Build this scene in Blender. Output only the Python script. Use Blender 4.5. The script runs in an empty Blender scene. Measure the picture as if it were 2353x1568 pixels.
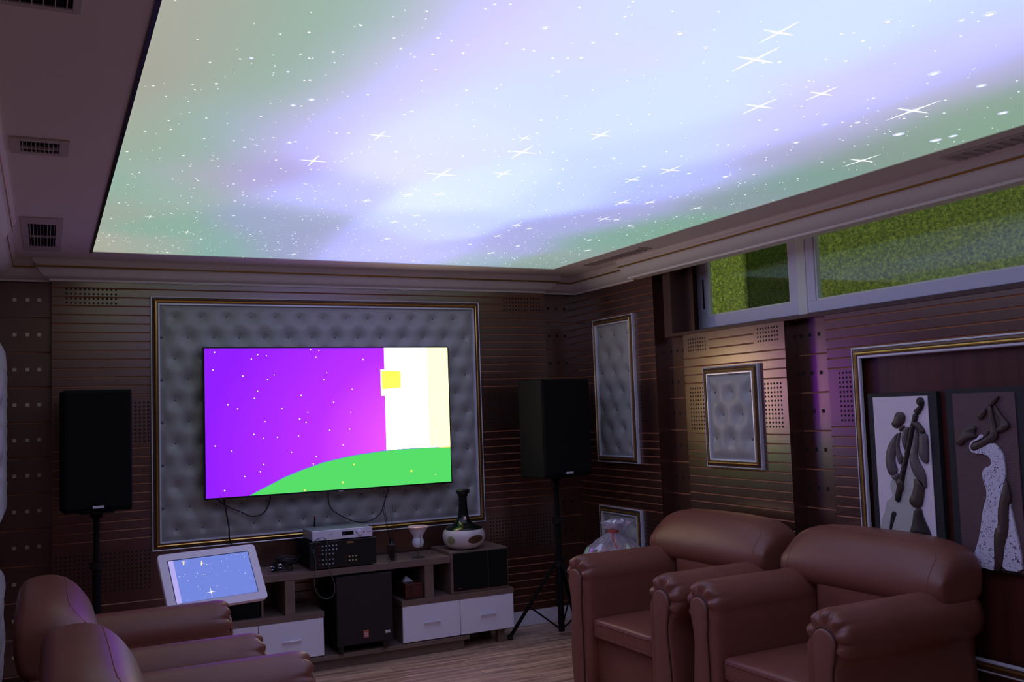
import bpy, bmesh, math, random
from mathutils import Vector, Matrix, Euler
from mathutils.geometry import tessellate_polygon
random.seed(7)
S = bpy.context.scene
COL = S.collection
PI = math.pi

# ---------------------------------------------------------------- camera
cam_d = bpy.data.cameras.new('camera')
cam = bpy.data.objects.new('camera', cam_d)
COL.objects.link(cam)
CR = Vector((0.89735174, -0.43991991, -0.03507591))   # right
CU = Vector((6.31477e-05, -7.93522480e-02, 0.996846637))  # up
CF = Vector((0.44131604, 0.89452428, 0.0711791))      # forward
mw = Matrix((CR, CU, -CF)).transposed().to_4x4()
mw.translation = Vector((0, 0, 1.6))
cam.matrix_world = mw
cam_d.sensor_fit = 'HORIZONTAL'
cam_d.sensor_width = 36.0
cam_d.lens = 36.0 * 2182.9 / 2353.0
cam_d.clip_start = 0.02
S.camera = cam

# ---------------------------------------------------------------- world, exposure
S.view_settings.view_transform = 'Standard'
S.view_settings.look = 'None'
S.view_settings.gamma = 1.0
S.view_settings.use_curve_mapping = False
S.view_settings.exposure = 0.0
world = bpy.data.worlds.new('daylight')
S.world = world
world.use_nodes = True
wn = world.node_tree
bg = wn.nodes['Background']
sky = wn.nodes.new('ShaderNodeTexSky')
sky.sky_type = 'HOSEK_WILKIE'
sky.turbidity = 4.0
sky.sun_direction = Vector((-0.3, -0.3, 0.9)).normalized()
wn.links.new(sky.outputs[0], bg.inputs[0])
SKY_STRENGTH = 0.9
bg.inputs[1].default_value = SKY_STRENGTH
CEIL_GLOW = 1.0
BLUE = .45       # the blue of the print is stronger than the camera can show
sun_d = bpy.data.lights.new('sun', 'SUN')
sun_d.energy = 3.3; sun_d.angle = math.radians(4); sun_d.color = (1.0, .96, .86)
sun = bpy.data.objects.new('sun', sun_d); COL.objects.link(sun)
sun.rotation_euler = Vector((0.03, 0.60, -0.80)).to_track_quat('-Z', 'Y').to_euler()
sun.location = (5, 0, 6)
TV_GLOW = 6.5

# ---------------------------------------------------------------- materials
def srgb(r, g, b):
    f = lambda c: (c / 255 / 12.92) if c / 255 <= 0.04045 else ((c / 255 + 0.055) / 1.055) ** 2.4
    return (f(r), f(g), f(b), 1.0)

def mat(name, col, rough=0.5, metal=0.0, spec=0.5, coat=0.0, emit=None, estr=1.0, bump=None, var=None, stint=None):
    """col: linear rgb. bump=(scale,strength). var=(scale xyz,dark factor,detail)"""
    m = bpy.data.materials.new(name)
    m.use_nodes = True
    nt = m.node_tree
    b = nt.nodes['Principled BSDF']
    b.inputs['Base Color'].default_value = (*col[:3], 1)
    b.inputs['Roughness'].default_value = rough
    b.inputs['Metallic'].default_value = metal
    b.inputs['Specular IOR Level'].default_value = spec
    b.inputs['Coat Weight'].default_value = coat
    b.inputs['Coat Roughness'].default_value = 0.22
    b.inputs['Coat IOR'].default_value = 1.9
    if stint:
        b.inputs['Specular Tint'].default_value = (*stint, 1)
        b.inputs['IOR'].default_value = 1.75
    if emit:
        b.inputs['Emission Color'].default_value = (*emit[:3], 1)
        b.inputs['Emission Strength'].default_value = estr
    tc = None
    if bump or var:
        tc = nt.nodes.new('ShaderNodeTexCoord')
    if var:
        sc, dark = var[0], var[1]
        mp = nt.nodes.new('ShaderNodeMapping')
        mp.inputs['Scale'].default_value = sc
        nt.links.new(tc.outputs['Object'], mp.inputs[0])
        n = nt.nodes.new('ShaderNodeTexNoise')
        n.inputs['Scale'].default_value = 1.0
        n.inputs['Detail'].default_value = 6
        n.inputs['Roughness'].default_value = 0.6
        nt.links.new(mp.outputs[0], n.inputs['Vector'])
        r = nt.nodes.new('ShaderNodeValToRGB')
        r.color_ramp.elements[0].position = 0.3
        r.color_ramp.elements[1].position = 0.7
        r.color_ramp.elements[0].color = (*[c * dark for c in col[:3]], 1)
        r.color_ramp.elements[1].color = (*col[:3], 1)
        nt.links.new(n.outputs[0], r.inputs[0])
        nt.links.new(r.outputs[0], b.inputs['Base Color'])
    if bump:
        n2 = nt.nodes.new('ShaderNodeTexNoise')
        n2.inputs['Scale'].default_value = bump[0]
        n2.inputs['Detail'].default_value = 3
        nt.links.new(tc.outputs['Object'], n2.inputs['Vector'])
        bp = nt.nodes.new('ShaderNodeBump')
        bp.inputs['Strength'].default_value = bump[1]
        bp.inputs['Distance'].default_value = 0.002
        nt.links.new(n2.outputs[0], bp.inputs['Height'])
        nt.links.new(bp.outputs[0], b.inputs['Normal'])
    return m

def glass_mat(name, tint, rough=0.0, ior=1.45, extra=0.0):
    m = bpy.data.materials.new(name)
    m.use_nodes = True
    nt = m.node_tree
    nt.nodes.remove(nt.nodes['Principled BSDF'])
    out = nt.nodes['Material Output']
    # Schlick reflectance of a thin sheet, the same from both sides
    ge = nt.nodes.new('ShaderNodeNewGeometry')
    dt = nt.nodes.new('ShaderNodeVectorMath'); dt.operation = 'DOT_PRODUCT'
    nt.links.new(ge.outputs['Normal'], dt.inputs[0]); nt.links.new(ge.outputs['Incoming'], dt.inputs[1])
    ab = nt.nodes.new('ShaderNodeMath'); ab.operation = 'ABSOLUTE'
    nt.links.new(dt.outputs['Value'], ab.inputs[0])
    iv = nt.nodes.new('ShaderNodeMath'); iv.operation = 'SUBTRACT'; iv.inputs[0].default_value = 1.0
    nt.links.new(ab.outputs[0], iv.inputs[1])
    pw = nt.nodes.new('ShaderNodeMath'); pw.operation = 'POWER'; pw.inputs[1].default_value = 5.0
    nt.links.new(iv.outputs[0], pw.inputs[0])
    ad = nt.nodes.new('ShaderNodeMath'); ad.operation = 'MULTIPLY_ADD'; ad.use_clamp = True
    f0 = ((ior - 1) / (ior + 1)) ** 2
    ad.inputs[1].default_value = 1 - f0
    ad.inputs[2].default_value = f0 + extra
    nt.links.new(pw.outputs[0], ad.inputs[0])
    tr = nt.nodes.new('ShaderNodeBsdfTransparent'); tr.inputs[0].default_value = (*tint, 1)
    gl = nt.nodes.new('ShaderNodeBsdfGlossy'); gl.inputs['Roughness'].default_value = rough
    mx = nt.nodes.new('ShaderNodeMixShader')
    nt.links.new(ad.outputs[0], mx.inputs[0])
    nt.links.new(tr.outputs[0], mx.inputs[1]); nt.links.new(gl.outputs[0], mx.inputs[2])
    nt.links.new(mx.outputs[0], out.inputs[0])
    return m

def emis(name, col, strength=1.0):
    m = bpy.data.materials.new(name); m.use_nodes = True
    nt = m.node_tree; nt.nodes.remove(nt.nodes['Principled BSDF'])
    e = nt.nodes.new('ShaderNodeEmission')
    e.inputs[0].default_value = (*col[:3], 1); e.inputs[1].default_value = strength
    nt.links.new(e.outputs[0], nt.nodes['Material Output'].inputs[0])
    return m

WOODC = (0.065, 0.021, 0.014)
M = {}
M['wood'] = mat('panelling_wood', WOODC, 0.29, spec=1.0, coat=0.6, stint=(1.0, .62, .48), var=((9, 9, 1.2), 0.55))
M['woodx'] = mat('mahogany', (0.115, 0.026, 0.018), 0.38, var=((14, 14, 0.8), 0.45))
M['groove'] = mat('groove_edge', (0.34, 0.12, 0.06), 0.45)
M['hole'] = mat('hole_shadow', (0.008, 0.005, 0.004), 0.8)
M['bright_hole'] = mat('bright_hole_face', (0.75, 0.68, 0.52), 0.30, metal=0.7)  # left square holes, the light they reflect put into a pale colour
M['trimwood'] = mat('trim_wood', (0.10, 0.036, 0.024), 0.35, var=((9, 9, 2), 0.6))
M['plaster'] = mat('plaster', (0.97, 0.90, 0.87), 0.6)
M['cornice'] = mat('cornice_paint', (0.96, 0.89, 0.88), 0.5)
M['gold'] = mat('gold_leaf', (0.90, 0.52, 0.12), 0.25, metal=0.85)
M['goldflat'] = mat('gold_paint', (0.60, 0.36, 0.09), 0.35, metal=0.8)
M['silver'] = mat('silver_leaf', (0.88, 0.85, 0.95), 0.3, metal=0.25)
M['bronze'] = mat('bronze_band', (0.16, 0.09, 0.05), 0.35, metal=0.5)
M['tuft'] = mat('grey_upholstery', (0.42, 0.40, 0.395), 0.42, spec=0.5, bump=(60, 0.25))
M['button'] = mat('button_fabric', (0.13, 0.125, 0.125), 0.4)
M['leather'] = mat('brown_leather', (0.25, 0.082, 0.054), 0.38, spec=0.5, bump=(420, 0.25), var=((5, 5, 5), 0.85))
M['leather2'] = mat('brown_leather_plain', (0.24, 0.088, 0.060), 0.5, spec=0.4, bump=(500, 0.3))
M['piping'] = mat('piping', (0.03, 0.012, 0.010), 0.5)
M['white'] = mat('white_laminate', (0.95, 0.88, 1.0), 0.35)
M['skirting'] = mat('white_tile', (0.90, 0.85, 0.92), 0.3)
M['cab'] = mat('cabinet_wood', (0.24, 0.155, 0.125), 0.4, var=((3, 14, 14), 0.72))
M['black'] = mat('black_plastic', (0.010, 0.010, 0.012), 0.35)
M['matte'] = mat('black_matte', (0.006, 0.006, 0.006), 0.8, spec=0.2)
M['mesh'] = mat('speaker_cloth', (0.011, 0.009, 0.009), 0.9, spec=0.1, bump=(900, 0.8))
M['subcloth'] = mat('grey_brown_cloth', (0.040, 0.030, 0.030), 0.9, spec=0.2, bump=(900, 0.8))
M['boxwood'] = mat('speaker_veneer', (0.075, 0.045, 0.035), 0.5)
M['chrome'] = mat('chrome', (0.80, 0.80, 0.84), 0.15, metal=1.0)
M['alu'] = mat('brushed_aluminium', (0.90, 0.84, 1.0), 0.38, metal=0.2)
M['alutop'] = mat('grey_lid', (0.34, 0.40, 0.38), 0.3, metal=0.3)
M['handle'] = mat('satin_handle', (0.85, 0.80, 0.95), 0.35, metal=0.4)
M['display'] = mat('dark_display', (0.004, 0.004, 0.006), 0.1)
M['ledw'] = mat('pale_knob', (0.55, 0.62, 0.70), 0.3, metal=0.3)
M['ledy'] = mat('yellow_knob', (0.75, 0.65, 0.25), 0.35)
M['ledr'] = mat('red_knob', (0.35, 0.03, 0.03), 0.35)
M['whitep'] = mat('white_plastic', (0.95, 0.80, 0.92), 0.3)
M['frame_upvc'] = mat('window_frame_paint', (0.86, 0.80, 1.0), 0.4)
M['bead'] = mat('window_bead', (0.95, 0.95, 0.90), 0.4)
M['glass'] = glass_mat('window_glass', (0.93, 0.97, 0.95), 0.0, 1.45, 0.0)
M['clear'] = glass_mat('clear_glass', (0.80, 0.84, 0.86), 0.03, 1.45, 0.06)
M['frost'] = mat('frosted_glass', (0.78, 0.76, 0.84), 0.35)
M['board'] = mat('black_textured_board', (0.018, 0.018, 0.022), 0.65, bump=(300, 0.6))
M['picwhite'] = mat('pale_board', (0.90, 0.76, 0.84), 0.5)
M['picbrown'] = mat('brown_textured_board', (0.13, 0.068, 0.078), 0.55, bump=(160, 1.0))
M['relief'] = mat('dark_brown_relief', (0.075, 0.045, 0.040), 0.42, bump=(200, 0.3))
M['reliefg'] = mat('grey_brown_relief', (0.13, 0.095, 0.105), 0.42)
M['reliefk'] = mat('black_brown_relief', (0.020, 0.014, 0.013), 0.45)
M['greyboard'] = mat('pale_grey_relief', (0.56, 0.53, 0.50), 0.5)
M['vent'] = mat('vent_paint', (0.70, 0.64, 0.63), 0.5)
M['cream'] = mat('ceramic', (0.70, 0.60, 0.62), 0.25)
M['darkglass'] = mat('dark_glazed_glass', (0.006, 0.008, 0.007), 0.18)
M['pink'] = mat('pink_petal', (0.75, 0.22, 0.50), 0.5)
M['orange'] = mat('orange_petal', (0.80, 0.30, 0.10), 0.5)
M['purple'] = mat('purple_petal', (0.35, 0.10, 0.45), 0.5)
M['leaf'] = mat('dark_leaf', (0.03, 0.06, 0.03), 0.5)
M['yellow'] = mat('yellow_wrap', (0.75, 0.62, 0.20), 0.4)
M['palegreen'] = mat('pale_green_wrap', (0.62, 0.70, 0.52), 0.5)
M['olive'] = mat('painted_olive', (0.30, 0.30, 0.16), 0.35)
M['pinkpale'] = mat('pale_pink_glass', (0.80, 0.50, 0.52), 0.25)
M['red'] = mat('red_ribbon', (0.6, 0.05, 0.04), 0.3)
M['table'] = mat('dark_table', (0.03, 0.015, 0.012), 0.4)
M['paper'] = mat('tissue_paper', (0.75, 0.75, 0.78), 0.7)
M['badge'] = mat('red_badge', (0.45, 0.12, 0.09), 0.35)
M['cable'] = mat('cable_rubber', (0.012, 0.012, 0.013), 0.5)
M['cable2'] = mat('grey_cable', (0.09, 0.08, 0.08), 0.4)
M['sky_back'] = mat('rough_render', (0.3, 0.3, 0.28), 0.8)

# floor wood
def floor_mat():
    m = bpy.data.materials.new('floor_planks'); m.use_nodes = True
    nt = m.node_tree; b = nt.nodes['Principled BSDF']
    tc = nt.nodes.new('ShaderNodeTexCoord')
    mp = nt.nodes.new('ShaderNodeMapping')
    nt.links.new(tc.outputs['Object'], mp.inputs[0])
    br = nt.nodes.new('ShaderNodeTexBrick')
    br.offset = 0.37
    br.inputs['Scale'].default_value = 1.0
    br.inputs['Brick Width'].default_value = 1.2
    br.inputs['Row Height'].default_value = 0.125
    br.inputs['Mortar Size'].default_value = 0.0015
    br.inputs['Color1'].default_value = (0.88, 0.56, 0.38, 1)
    br.inputs['Color2'].default_value = (0.70, 0.43, 0.30, 1)
    br.inputs['Mortar'].default_value = (0.06, 0.035, 0.03, 1)
    nt.links.new(mp.outputs[0], br.inputs['Vector'])
    m2 = nt.nodes.new('ShaderNodeMapping'); m2.inputs['Scale'].default_value = (2.2, 28, 1)
    nt.links.new(tc.outputs['Object'], m2.inputs[0])
    n = nt.nodes.new('ShaderNodeTexNoise'); n.inputs['Scale'].default_value = 1.0; n.inputs['Detail'].default_value = 7
    n.inputs['Distortion'].default_value = 0.6
    nt.links.new(m2.outputs[0], n.inputs['Vector'])
    r = nt.nodes.new('ShaderNodeValToRGB')
    r.color_ramp.elements[0].position = 0.34; r.color_ramp.elements[0].color = (0.45, 0.42, 0.42, 1)
    r.color_ramp.elements[1].position = 0.66; r.color_ramp.elements[1].color = (1.15, 1.1, 1.05, 1)
    nt.links.new(n.outputs[0], r.inputs[0])
    mx = nt.nodes.new('ShaderNodeMix'); mx.data_type = 'RGBA'; mx.blend_type = 'MULTIPLY'
    mx.inputs[0].default_value = 1.0
    nt.links.new(br.outputs[0], mx.inputs[6]); nt.links.new(r.outputs[0], mx.inputs[7])
    nt.links.new(mx.outputs[2], b.inputs['Base Color'])
    b.inputs['Roughness'].default_value = 0.32
    return m
M['floor'] = floor_mat()

def hedge_mat():
    m = bpy.data.materials.new('artificial_grass'); m.use_nodes = True
    nt = m.node_tree; b = nt.nodes['Principled BSDF']
    tc = nt.nodes.new('ShaderNodeTexCoord')
    n = nt.nodes.new('ShaderNodeTexNoise'); n.inputs['Scale'].default_value = 42; n.inputs['Detail'].default_value = 8
    n.inputs['Roughness'].default_value = 0.75
    nt.links.new(tc.outputs['Object'], n.inputs['Vector'])
    r = nt.nodes.new('ShaderNodeValToRGB')
    e = r.color_ramp.elements
    e[0].position = 0.36; e[0].color = (0.045, 0.075, 0.006, 1)
    e[1].position = 0.68; e[1].color = (0.48, 0.52, 0.07, 1)
    x = e.new(0.52); x.color = (0.20, 0.27, 0.025, 1)
    nt.links.new(n.outputs[0], r.inputs[0]); nt.links.new(r.outputs[0], b.inputs['Base Color'])
    b.inputs['Roughness'].default_value = 0.8
    bp = nt.nodes.new('ShaderNodeBump'); bp.inputs['Strength'].default_value = 0.9; bp.inputs['Distance'].default_value = 0.02
    nt.links.new(n.outputs[0], bp.inputs['Height']); nt.links.new(bp.outputs[0], b.inputs['Normal'])
    return m
M['grass'] = hedge_mat()

def dress_mat():
    m = mat('speckled_white_relief', (0.78, 0.72, 0.86), 0.3)
    nt = m.node_tree; b = nt.nodes['Principled BSDF']
    tc = nt.nodes.new('ShaderNodeTexCoord')
    v = nt.nodes.new('ShaderNodeTexNoise'); v.inputs['Scale'].default_value = 95; v.inputs['Detail'].default_value = 1
    v.inputs['Distortion'].default_value = 1.5
    nt.links.new(tc.outputs['Object'], v.inputs['Vector'])
    r = nt.nodes.new('ShaderNodeValToRGB')
    r.color_ramp.elements[0].position = 0.35; r.color_ramp.elements[0].color = (0.07, 0.04, 0.06, 1)
    r.color_ramp.elements[1].position = 0.40; r.color_ramp.elements[1].color = (0.78, 0.72, 0.86, 1)
    nt.links.new(v.outputs[0], r.inputs[0]); nt.links.new(r.outputs[0], b.inputs['Base Color'])
    return m
M['dress'] = dress_mat()

def film_mat():
    m = bpy.data.materials.new('cellophane'); m.use_nodes = True
    nt = m.node_tree; nt.nodes.remove(nt.nodes['Principled BSDF'])
    tr = nt.nodes.new('ShaderNodeBsdfTransparent'); tr.inputs[0].default_value = (0.9, 0.88, 0.95, 1)
    gl = nt.nodes.new('ShaderNodeBsdfGlossy'); gl.inputs['Roughness'].default_value = 0.12
    df = nt.nodes.new('ShaderNodeBsdfDiffuse'); df.inputs[0].default_value = (0.9, 0.8, 1.0, 1)
    m1 = nt.nodes.new('ShaderNodeMixShader'); m1.inputs[0].default_value = 0.38
    m2 = nt.nodes.new('ShaderNodeMixShader'); m2.inputs[0].default_value = 0.3
    nt.links.new(tr.outputs[0], m1.inputs[1]); nt.links.new(df.outputs[0], m1.inputs[2])
    nt.links.new(m1.outputs[0], m2.inputs[1]); nt.links.new(gl.outputs[0], m2.inputs[2])
    nt.links.new(m2.outputs[0], nt.nodes['Material Output'].inputs[0])
    return m
M['film'] = film_mat()

# ---------------------------------------------------------------- helpers
def rootloc(o):
    v = Vector((0, 0, 0))
    while o is not None:
        v += o.location
        o = o.parent
    return v

def link(name, bm, mats, parent=None, loc=None, local=False, smooth=False, autos=True):
    """bm given in world coordinates (or thing-local when local=True) -> one mesh object"""
    if not isinstance(mats, (list, tuple)):
        mats = [mats]
    base = Vector((0, 0, 0))
    if not local:
        base = rootloc(parent) if parent is not None else Vector((0, 0, 0))
        if loc is not None:
            base = base * 0 + Vector(loc) if parent is None else base
    if base.length > 0:
        bmesh.ops.translate(bm, verts=bm.verts, vec=-base)
    me = bpy.data.meshes.new(name)
    bm.to_mesh(me); bm.free()
    for m_ in mats:
        me.materials.append(M[m_] if isinstance(m_, str) else m_)
    if smooth:
        for p in me.polygons: p.use_smooth = True
        if autos:
            try: me.set_sharp_from_angle(angle=math.radians(40))
            except Exception: pass
    o = bpy.data.objects.new(name, me)
    COL.objects.link(o)
    if parent is not None: o.parent = parent
    elif loc is not None: o.location = loc
    return o

def tag(o, label, cat, group=None):
    o['label'] = label; o['category'] = cat
    if group: o['group'] = group
    return o

def thing(name, label, cat, loc=(0, 0, 0), group=None):
    o = bpy.data.objects.new(name, None); COL.objects.link(o)
    o.empty_display_size = 0.05
    o.location = loc
    return tag(o, label, cat, group)

def struct(o):
    o['kind'] = 'structure'; return o

def box(bm, x0, x1, y0, y1, z0, z1, bev=0.0, mi=0, seg=2, M4=None):
    vs = [bm.verts.new((x, y, z)) for x in (x0, x1) for y in (y0, y1) for z in (z0, z1)]
    idx = [(0, 1, 3, 2), (4, 6, 7, 5), (0, 4, 5, 1), (2, 3, 7, 6), (0, 2, 6, 4), (1, 5, 7, 3)]
    fs = [bm.faces.new([vs[i] for i in q]) for q in idx]
    for f in fs: f.material_index = mi
    if bev > 0:
        es = list({e for f in fs for e in f.edges})
        r = bmesh.ops.bevel(bm, geom=es, offset=bev, segments=seg, affect='EDGES', profile=0.5)
        for f in r['faces']: f.material_index = mi
        vs = list({v for f in r['faces'] for v in f.verts} | {v for v in vs if v.is_valid})
    if M4 is not None:
        bmesh.ops.transform(bm, matrix=M4, verts=vs)
    return vs

def BX(*a, **k):
    bm = bmesh.new(); box(bm, *a, **k); return bm

def tube(bm, pts, r, n=8, mi=0, caps=True, radii=None):
    pts = [Vector(p) for p in pts]
    rings = []
    up = Vector((0, 0, 1))
    prev = None
    for i, p in enumerate(pts):
        d = (pts[min(i + 1, len(pts) - 1)] - pts[max(i - 1, 0)])
        d = d.normalized() if d.length > 1e-9 else Vector((0, 0, 1))
        if prev is None:
            a = d.cross(up) if abs(d.dot(up)) < 0.95 else d.cross(Vector((1, 0, 0)))
            a.normalize()
        else:
            a = (prev - d * prev.dot(d)); a = a.normalized() if a.length > 1e-6 else d.orthogonal().normalized()
        prev = a
        b = d.cross(a)
        rr = radii[i] if radii else r
        rings.append([bm.verts.new(p + (a * math.cos(2 * PI * k / n) + b * math.sin(2 * PI * k / n)) * rr) for k in range(n)])
    for A, B in zip(rings, rings[1:]):
        for k in range(n):
            f = bm.faces.new((A[k], A[(k + 1) % n], B[(k + 1) % n], B[k])); f.material_index = mi
    if caps:
        for R_ in (rings[0], rings[-1]):
            try:
                f = bm.faces.new(R_); f.material_index = mi
            except Exception: pass
    return bm

def smoothpath(pts, sub=6):
    P = [Vector(p) for p in pts]; out = []
    for i in range(len(P) - 1):
        p0 = P[max(i - 1, 0)]; p1 = P[i]; p2 = P[i + 1]; p3 = P[min(i + 2, len(P) - 1)]
        for k in range(sub):
            t = k / sub
            out.append(0.5 * ((2 * p1) + (-p0 + p2) * t + (2 * p0 - 5 * p1 + 4 * p2 - p3) * t * t + (-p0 + 3 * p1 - 3 * p2 + p3) * t ** 3))
    out.append(P[-1]); return out

def lathe(bm, prof, c=(0, 0, 0), n=32, mi=0, fn=None):
    """prof: list of (r,z)"""
    rings = []
    for r, z in prof:
        if r < 1e-5:
            rings.append([bm.verts.new((c[0], c[1], c[2] + z))])
        else:
            ring = []
            for k in range(n):
                a = 2 * PI * k / n
                rr = r * (fn(a, z) if fn else 1)
                ring.append(bm.verts.new((c[0] + rr * math.cos(a), c[1] + rr * math.sin(a), c[2] + z)))
            rings.append(ring)
    for A, B in zip(rings, rings[1:]):
        for k in range(n):
            k2 = (k + 1) % n
            if len(A) == 1 and len(B) == 1: continue
            if len(A) == 1: f = bm.faces.new((A[0], B[k2], B[k]))
            elif len(B) == 1: f = bm.faces.new((A[k], A[k2], B[0]))
            else: f = bm.faces.new((A[k], A[k2], B[k2], B[k]))
            f.material_index = mi
    return bm

def loft(bm, rings, mi=0, caps=True):
    R_ = [[bm.verts.new(p) for p in r] for r in rings]
    n = len(R_[0])
    for A, B in zip(R_, R_[1:]):
        for k in range(n):
            f = bm.faces.new((A[k], A[(k + 1) % n], B[(k + 1) % n], B[k])); f.material_index = mi
    if caps:
        for r in (R_[0], R_[-1]):
            f = bm.faces.new(r); f.material_index = mi
    bmesh.ops.recalc_face_normals(bm, faces=bm.faces)
    return bm

def disc(bm, c, ax1, ax2, r, n=8, mi=0):
    c = Vector(c); ax1 = Vector(ax1); ax2 = Vector(ax2)
    f = bm.faces.new([bm.verts.new(c + ax1 * (r * math.cos(2 * PI * k / n + PI / n)) + ax2 * (r * math.sin(2 * PI * k / n + PI / n))) for k in range(n)])
    f.material_index = mi

def copy_tree(o, parent=None):
    c = o.copy(); COL.objects.link(c); c.parent = parent
    for ch in list(o.children):
        copy_tree(ch, c)
    return c
BASS = {'head': [(0.174,1.5),(0.184,1.515),(0.203,1.519),(0.223,1.514),(0.233,1.502),(0.233,1.48),(0.225,1.466),(0.203,1.451),(0.184,1.439),(0.166,1.441),(0.154,1.453),(0.152,1.466),(0.166,1.478)],'neck': [(0.19,1.441),(0.225,1.458),(0.228,1.441),(0.207,1.422),(0.192,1.424)],'scroll': [(0.308,1.573),(0.318,1.585),(0.332,1.587),(0.346,1.579),(0.351,1.562),(0.346,1.541),(0.33,1.52),(0.317,1.503),(0.306,1.508),(0.286,1.518),(0.296,1.53),(0.32,1.544),(0.318,1.549),(0.308,1.559)],'bass_neck': [(0.287,1.513),(0.314,1.503),(0.301,1.473),(0.286,1.442),(0.269,1.384),(0.247,1.321),(0.215,1.224),(0.202,1.175),(0.186,1.126),(0.172,1.075),(0.138,1.086),(0.169,1.173),(0.189,1.232),(0.212,1.296),(0.231,1.35),(0.248,1.408),(0.263,1.451),(0.273,1.47)],'upper_hand': [(0.27,1.461),(0.288,1.471),(0.311,1.47),(0.327,1.453),(0.343,1.432),(0.348,1.418),(0.313,1.415),(0.314,1.427),(0.292,1.446)],'right_sleeve': [(0.31,1.411),(0.348,1.418),(0.362,1.399),(0.357,1.291),(0.35,1.274),(0.336,1.271),(0.317,1.285),(0.299,1.315),(0.309,1.361)],'jacket': [(0.289,1.439),(0.308,1.423),(0.306,1.37),(0.294,1.322),(0.294,1.294),(0.312,1.261),(0.333,1.229),(0.338,1.159),(0.318,1.158),(0.27,1.212),(0.258,1.235),(0.243,1.278),(0.259,1.321),(0.274,1.37)],'trousers': [(0.27,1.207),(0.323,1.181),(0.321,1.153),(0.311,1.1),(0.297,1.062),(0.252,1.058),(0.233,1.076),(0.229,1.097),(0.248,1.12),(0.262,1.159)],'legs': [(0.252,1.056),(0.297,1.059),(0.299,1.029),(0.314,0.993),(0.334,0.957),(0.345,0.921),(0.355,0.876),(0.282,0.876),(0.271,0.96),(0.247,0.882),(0.188,0.885),(0.216,0.938),(0.238,0.986)],'left_sleeve': [(0.163,1.402),(0.188,1.418),(0.177,1.388),(0.161,1.309),(0.153,1.28),(0.173,1.222),(0.125,1.2),(0.106,1.234),(0.099,1.268),(0.104,1.312),(0.126,1.362)],'cuff': [(0.125,1.198),(0.17,1.222),(0.181,1.208),(0.16,1.18),(0.151,1.182)],'lower_hand': [(0.162,1.18),(0.18,1.2),(0.203,1.18),(0.2,1.146),(0.19,1.128),(0.176,1.144),(0.162,1.168)],'left_lapel': [(0.188,1.412),(0.204,1.422),(0.192,1.388),(0.186,1.349),(0.195,1.315),(0.207,1.289),(0.185,1.256),(0.172,1.29),(0.166,1.329),(0.173,1.373)],'right_lapel': [(0.227,1.444),(0.257,1.446),(0.244,1.403),(0.228,1.345),(0.222,1.33),(0.211,1.359),(0.207,1.388),(0.216,1.422)],'bass_body': [(0.237,1.267),(0.27,1.209),(0.262,1.159),(0.229,1.097),(0.252,1.056),(0.244,0.986),(0.216,0.936),(0.188,0.885),(0.173,0.845),(0.038,0.849),(0.038,0.933),(0.041,0.973),(0.074,1.035),(0.081,1.077),(0.117,1.097),(0.125,1.117),(0.109,1.15),(0.124,1.19),(0.16,1.18),(0.188,1.223),(0.216,1.233)],'sound_hole': [(0.116,1.033),(0.148,1.026),(0.126,0.985),(0.107,0.935),(0.091,0.934),(0.102,0.983)]}
DANCER = {'fan': [(0.076,1.428),(0.128,1.449),(0.157,1.449),(0.159,1.434),(0.145,1.417),(0.163,1.4),(0.123,1.394),(0.096,1.382),(0.077,1.36),(0.054,1.364),(0.048,1.381),(0.064,1.405)],'head': [(0.205,1.525),(0.215,1.528),(0.217,1.508),(0.192,1.48),(0.176,1.477),(0.169,1.497),(0.178,1.511)],'folded_arm': [(0.229,1.539),(0.245,1.541),(0.257,1.457),(0.27,1.418),(0.258,1.39),(0.226,1.378),(0.179,1.352),(0.139,1.338),(0.123,1.351),(0.131,1.371),(0.175,1.383),(0.228,1.412),(0.236,1.435),(0.228,1.491)],'raised_arm': [(0.258,1.547),(0.269,1.535),(0.297,1.49),(0.328,1.457),(0.321,1.441),(0.273,1.418),(0.255,1.435),(0.294,1.457),(0.272,1.491)],'hand': [(0.23,1.55),(0.24,1.564),(0.283,1.585),(0.282,1.571),(0.251,1.539),(0.232,1.536)],'chest': [(0.196,1.412),(0.22,1.432),(0.225,1.412),(0.201,1.395)],'dress': [(0.177,1.417),(0.199,1.401),(0.162,1.386),(0.132,1.374),(0.123,1.351),(0.138,1.336),(0.179,1.352),(0.238,1.381),(0.268,1.354),(0.287,1.324),(0.292,1.28),(0.289,1.225),(0.272,1.18),(0.257,1.14),(0.239,1.072),(0.237,1.011),(0.22,0.998),(0.211,0.958),(0.206,0.814),(0.165,0.819),(0.085,0.826),(0.109,0.883),(0.141,0.962),(0.157,1.037),(0.171,1.095),(0.19,1.135),(0.19,1.175),(0.177,1.208),(0.175,1.242),(0.188,1.265),(0.224,1.277),(0.223,1.305),(0.202,1.324),(0.138,1.327),(0.119,1.342),(0.118,1.365),(0.132,1.383),(0.163,1.395)],'dress_train': [(0.301,1.124),(0.307,1.083),(0.319,1.008),(0.332,0.944),(0.339,0.88),(0.339,0.824),(0.238,0.823),(0.251,0.88),(0.262,0.936),(0.285,0.988),(0.292,1.082)],'leg': [(0.291,1.225),(0.303,1.187),(0.309,1.143),(0.304,1.124),(0.294,1.104),(0.285,0.988),(0.262,0.936),(0.237,0.821),(0.206,0.814),(0.211,0.958),(0.22,0.998),(0.239,1.011),(0.239,1.072),(0.26,1.146),(0.276,1.185)]}
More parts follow.
